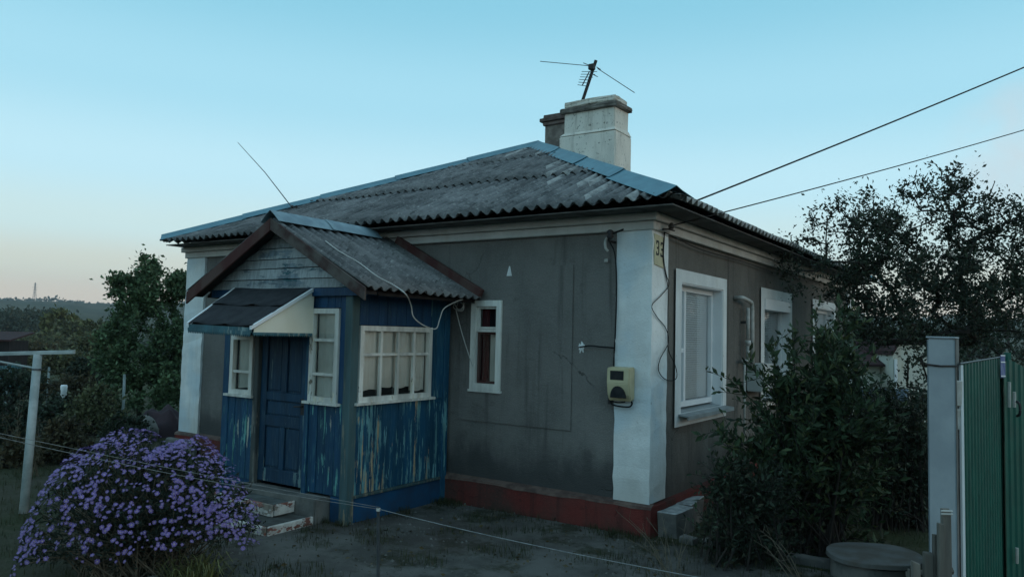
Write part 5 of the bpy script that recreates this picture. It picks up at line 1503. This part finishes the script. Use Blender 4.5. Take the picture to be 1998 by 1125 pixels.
fe = at(1772, 757, fd-.2); zt0, zt1_, = at(1720, 756, fd).z, at(1720, 787, fd).z; fdv = (fe-f0); fdv.z = 0; Ln = fdv.length; fdv.normalize(); nrm = Vector((fdv.y, -fdv.x, 0)); V, F = [], []
n = 90
for i in range(n+1):
    s = Ln*i/n; p = f0+fdv*s+nrm*(.014*math.sin(s/.10*6.28)+.03); V += [Vector((p.x, p.y, zt1_)), Vector((p.x, p.y, zt0))]
F = [(2*i, 2*i+2, 2*i+3, 2*i+1) for i in range(n)]
solid(obj('corrugated_sheet', (V, F), 'corrblue', sf, True), .003)
for k in range(8):
    a_, b_ = f0+fdv*(Ln*k/8+.004), f0+fdv*(Ln*(k+1)/8-.004); bm = NB(); z0_, z1_ = -.2, zt1_-.01+rnd.uniform(-.02, .01)
    hexa(bm, [Vector((a_.x, a_.y, z0_)), Vector((b_.x, b_.y, z0_)), Vector((b_.x, b_.y, z1_)), Vector((a_.x, a_.y, z1_))], [Vector((a_.x, a_.y, z0_))-nrm*.02, Vector((b_.x, b_.y, z0_))-nrm*.02, Vector((b_.x, b_.y, z1_))-nrm*.02, Vector((a_.x, a_.y, z1_))-nrm*.02]); obj('board', bm, 'darkboard', sf)

# ------------------------------------------------------------------ gate post, gate, pickets
gp0, gp1 = at(1808, 657, 4.0), at(1863, 660, 4.0)
gx0 = Vector((gp0.x, gp0.y, 0)); gx1 = Vector((gp1.x, gp1.y, 0)); gd = (gx1-gx0).normalized(); gn = at(1870.5, 660, 4.13)-gp1; gn.z = 0; gn.normalize()
post = thing('gate_post', 'square blue-grey gate post with a wire wound round it', 'post', tuple(gx0.lerp(gx1, .5)))
hexb = lambda a, b, dz0, dz1, n0, n1: hexa(NB(), [a+gn*n0+Vector((0, 0, dz0)), b+gn*n0+Vector((0, 0, dz0)), b+gn*n1+Vector((0, 0, dz0)), a+gn*n1+Vector((0, 0, dz0))], [a+gn*n0+Vector((0, 0, dz1)), b+gn*n0+Vector((0, 0, dz1)), b+gn*n1+Vector((0, 0, dz1)), a+gn*n1+Vector((0, 0, dz1))])
zt_ = gp0.z
obj('shaft', bevel(hexb(gx0, gx1, -.1, zt_-.006, 0, .15), .008, 2), 'bluegrey', post)
obj('cap', bevel(hexb(gx0-gd*.004, gx1+gd*.004, zt_-.0055, zt_+.004, -.004, .154), .002), 'bluegrey', post)
obj('edge_strip', bevel(hexb(gx1+gd*.0005, gx1+gd*.0035, -.1, zt_-.008, .004, .146), .001), 'concrete_l', post)
wz = at(1835, 712, 4).z; bm = NB(); e = .006
tube(bm, [gx0-gd*e-gn*e+Vector((0, 0, wz+.004)), gx0.lerp(gx1, .5)-gn*.007+Vector((0, 0, wz-.004)), gx1+gd*e-gn*e+Vector((0, 0, wz-.002)), gx1+gd*e+gn*.156+Vector((0, 0, wz)), gx0-gd*e+gn*.156+Vector((0, 0, wz)), gx0-gd*e-gn*e+Vector((0, 0, wz+.004))], .005, 5); obj('wire', bm, 'iron', post)
ga, gb_ = Vector((2.458, -1.59, 0)), Vector((2.617, .195, 0)); gv = (gb_-ga); GL = gv.length; gv.normalize(); gno = Vector((-gv.y, gv.x, 0))
gate = thing('green_gate', 'green profiled-sheet gate leaf standing open next to the grey post', 'gate', tuple(ga))


def profile(A, dirv, nv, L0, L1, z0_, z1_fn, pitch=.115, dep=.018):
    V, F = [], []; s = L0
    prof_ = [(0, 0), (.35, 0), (.45, 1), (.85, 1), (.95, 0)]
    xs = []
    k = 0
    while L0+k*pitch < L1:
        for u, h in prof_:
            x = L0+(k+u)*pitch
            if x < L1: xs.append((x, h))
        k += 1
    xs.append((L1, 0))
    for x, h in xs:
        p = A+dirv*x+nv*(h*dep); V += [Vector((p.x, p.y, z0_)), Vector((p.x, p.y, z1_fn(x)))]
    F = [(2*i, 2*i+2, 2*i+3, 2*i+1) for i in range(len(xs)-1)]
    return V, F


solid(obj('profiled_sheet', profile(ga, gv, gno, .06, GL, .06, lambda x: 1.646+.012*x), 'green', gate), .002)
for z_ in (.25, 1.55):
    A_ = ga+gv*.02+gno*.042+Vector((0, 0, z_)); obj('rail', tube(NB(), [A_, A_+gv*(GL-.02)], .018, 6), 'green', gate)
obj('stile', tube(NB(), [ga+gv*.035+Vector((0, 0, .06)), ga+gv*.035+Vector((0, 0, 1.64))], .012, 6), 'pvc', gate)
obj('stile', tube(NB(), [gb_-gv*.01-gno*.03+Vector((0, 0, .06)), gb_-gv*.01-gno*.03+Vector((0, 0, 1.70))], .024, 6), 'green', gate)
obj('top_strip', tube(NB(), [ga+Vector((0, 0, 1.648)), gb_+Vector((0, 0, 1.67))], .006, 5), 'alu', gate)
for py0, py1 in ((742, 792), (797, 838)):
    p, q = at(1872, py0, 4.02), at(1872, py1, 4.02); bm = NB(); s = gd*.016; f_ = gn*.006
    hexa(bm, [q-s-f_, q+s-f_, q+s+f_, q-s+f_], [p-s-f_, p+s-f_, p+s+f_, p-s+f_]); obj('hinge', bevel(bm, .004), 'greypipe', gate)
bp_ = at(1957, 714, 5.2); bm = NB(); s = rh*.024+fh*.012; hz_ = Vector((0, 0, .078)); f_ = fh*.003
hexa(bm, [bp_-s-hz_, bp_+s-hz_, bp_+s+hz_, bp_-s+hz_], [bp_-s-hz_+f_, bp_+s-hz_+f_, bp_+s+hz_+f_, bp_-s+hz_+f_])
plt = thing('enamel_plate', 'small blue and white plate fixed at the end of the open gate', 'sign', tuple(bp_)); obj('plate', bm, 'platebl', plt)
for k in (-.9, .38, .98):
    bm = NB(); c_ = bp_+Vector((0, 0, .075*k))-f_*.5; e = Vector((0, 0, .004)); hexa(bm, [c_-s*.95-e, c_+s*.95-e, c_+s*.95+e, c_-s*.95+e], [c_-s*.95-e-f_*.4, c_+s*.95-e-f_*.4, c_+s*.95+e-f_*.4, c_-s*.95+e-f_*.4]); obj('stripe', bm, 'pvc', plt)
wa, wb2 = at(1958.5, 705, 5.25), at(2030, 690, 5.6); wa.z = wb2.z = 0; wv = (wb2-wa); WLn = wv.length; wv.normalize(); wn = Vector((-wv.y, wv.x, 0))
wick = thing('green_gate', 'second green gate leaf with pale hinges and iron handle at the right edge', 'gate', tuple(wa))
solid(obj('profiled_sheet', profile(wa, wv, wn, 0, WLn, .06, lambda x: 1.60+.55*min(x, .10)-.25*max(0, x-.10), .09, .012), 'green', wick), .002)
for py0, py1, px in ((745, 794, 1969), (764, 794, 1979), (1068, 1098, 1984)):
    p, q = at(px, py0, 5.2), at(px, py1, 5.2); obj('hinge', tube(NB(), [q, p], .011, 7), 'greypipe', wick)
p = at(1984, 797, 5.17); obj('handle', tube(NB(), curve([p+Vector((0, 0, .05)), p-fh*.03+Vector((0, 0, .03)), p-fh*.03-Vector((0, 0, .03)), p-Vector((0, 0, .05))]), .009, 6), 'iron', wick)
pf = at(1830, 1100, 3.6); pf.z = 0; pick = thing('picket_fence', 'short run of grey weathered pickets in front of the gate post', 'fence', tuple(pf))
for k, (px, py, wd) in enumerate([(1790, 1092, 18), (1808, 1075, 20), (1822, 1040, 15), (1833, 1018, 14), (1846, 990, 20), (1775, 1108, 16)]):
    p = at(px, py, 3.6+.012*(k % 3)); w_ = wd/1473*3.6/2; s = rh*w_; f_ = fh*.010; b_ = Vector((p.x, p.y, -.05)); ln = rh*rnd.uniform(-.012, .012)
    bm = NB(); hexa(bm, [b_-s-f_, b_+s-f_, b_+s+f_, b_-s+f_], [p-s*.92-f_+ln, p+s*.92-f_+ln-Vector((0, 0, rnd.uniform(0, .02))), p+s*.92+f_+ln-Vector((0, 0, rnd.uniform(0, .02))), p-s*.92+f_+ln]); obj('picket', bevel(bm, .004), 'weathered', pick)
bm = NB()
for k in (0, .014): c_ = at(1847, 996, 3.58)-Vector((0, 0, k)); tube(bm, [c_-rh*.027-fh*.002, c_+rh*.027-fh*.002], .0045, 6)
obj('wire_band', bm, 'whitecable', pick)
obj('rail', tube(NB(), [at(1770, 1120, 3.66), at(1858, 1112, 3.66)], .018, 5), 'weathered', pick)

# ------------------------------------------------------------------ evening haze over the valley
hzm = bpy.data.materials.new('evening_haze'); hzm.use_nodes = True; t_ = hzm.node_tree; t_.nodes.clear()
ho = t_.nodes.new('ShaderNodeOutputMaterial'); pv = t_.nodes.new('ShaderNodeVolumePrincipled'); t_.links.new(pv.outputs[0], ho.inputs['Volume'])
pv.inputs['Color'].default_value = (.88, .92, .95, 1); pv.inputs['Density'].default_value = .00026; pv.inputs['Anisotropy'].default_value = .2
M['haze'] = hzm
kind(obj('haze', box(NB(), -1700, 1700, -1700, 1700, -8.5, 95), 'haze'), 'stuff')
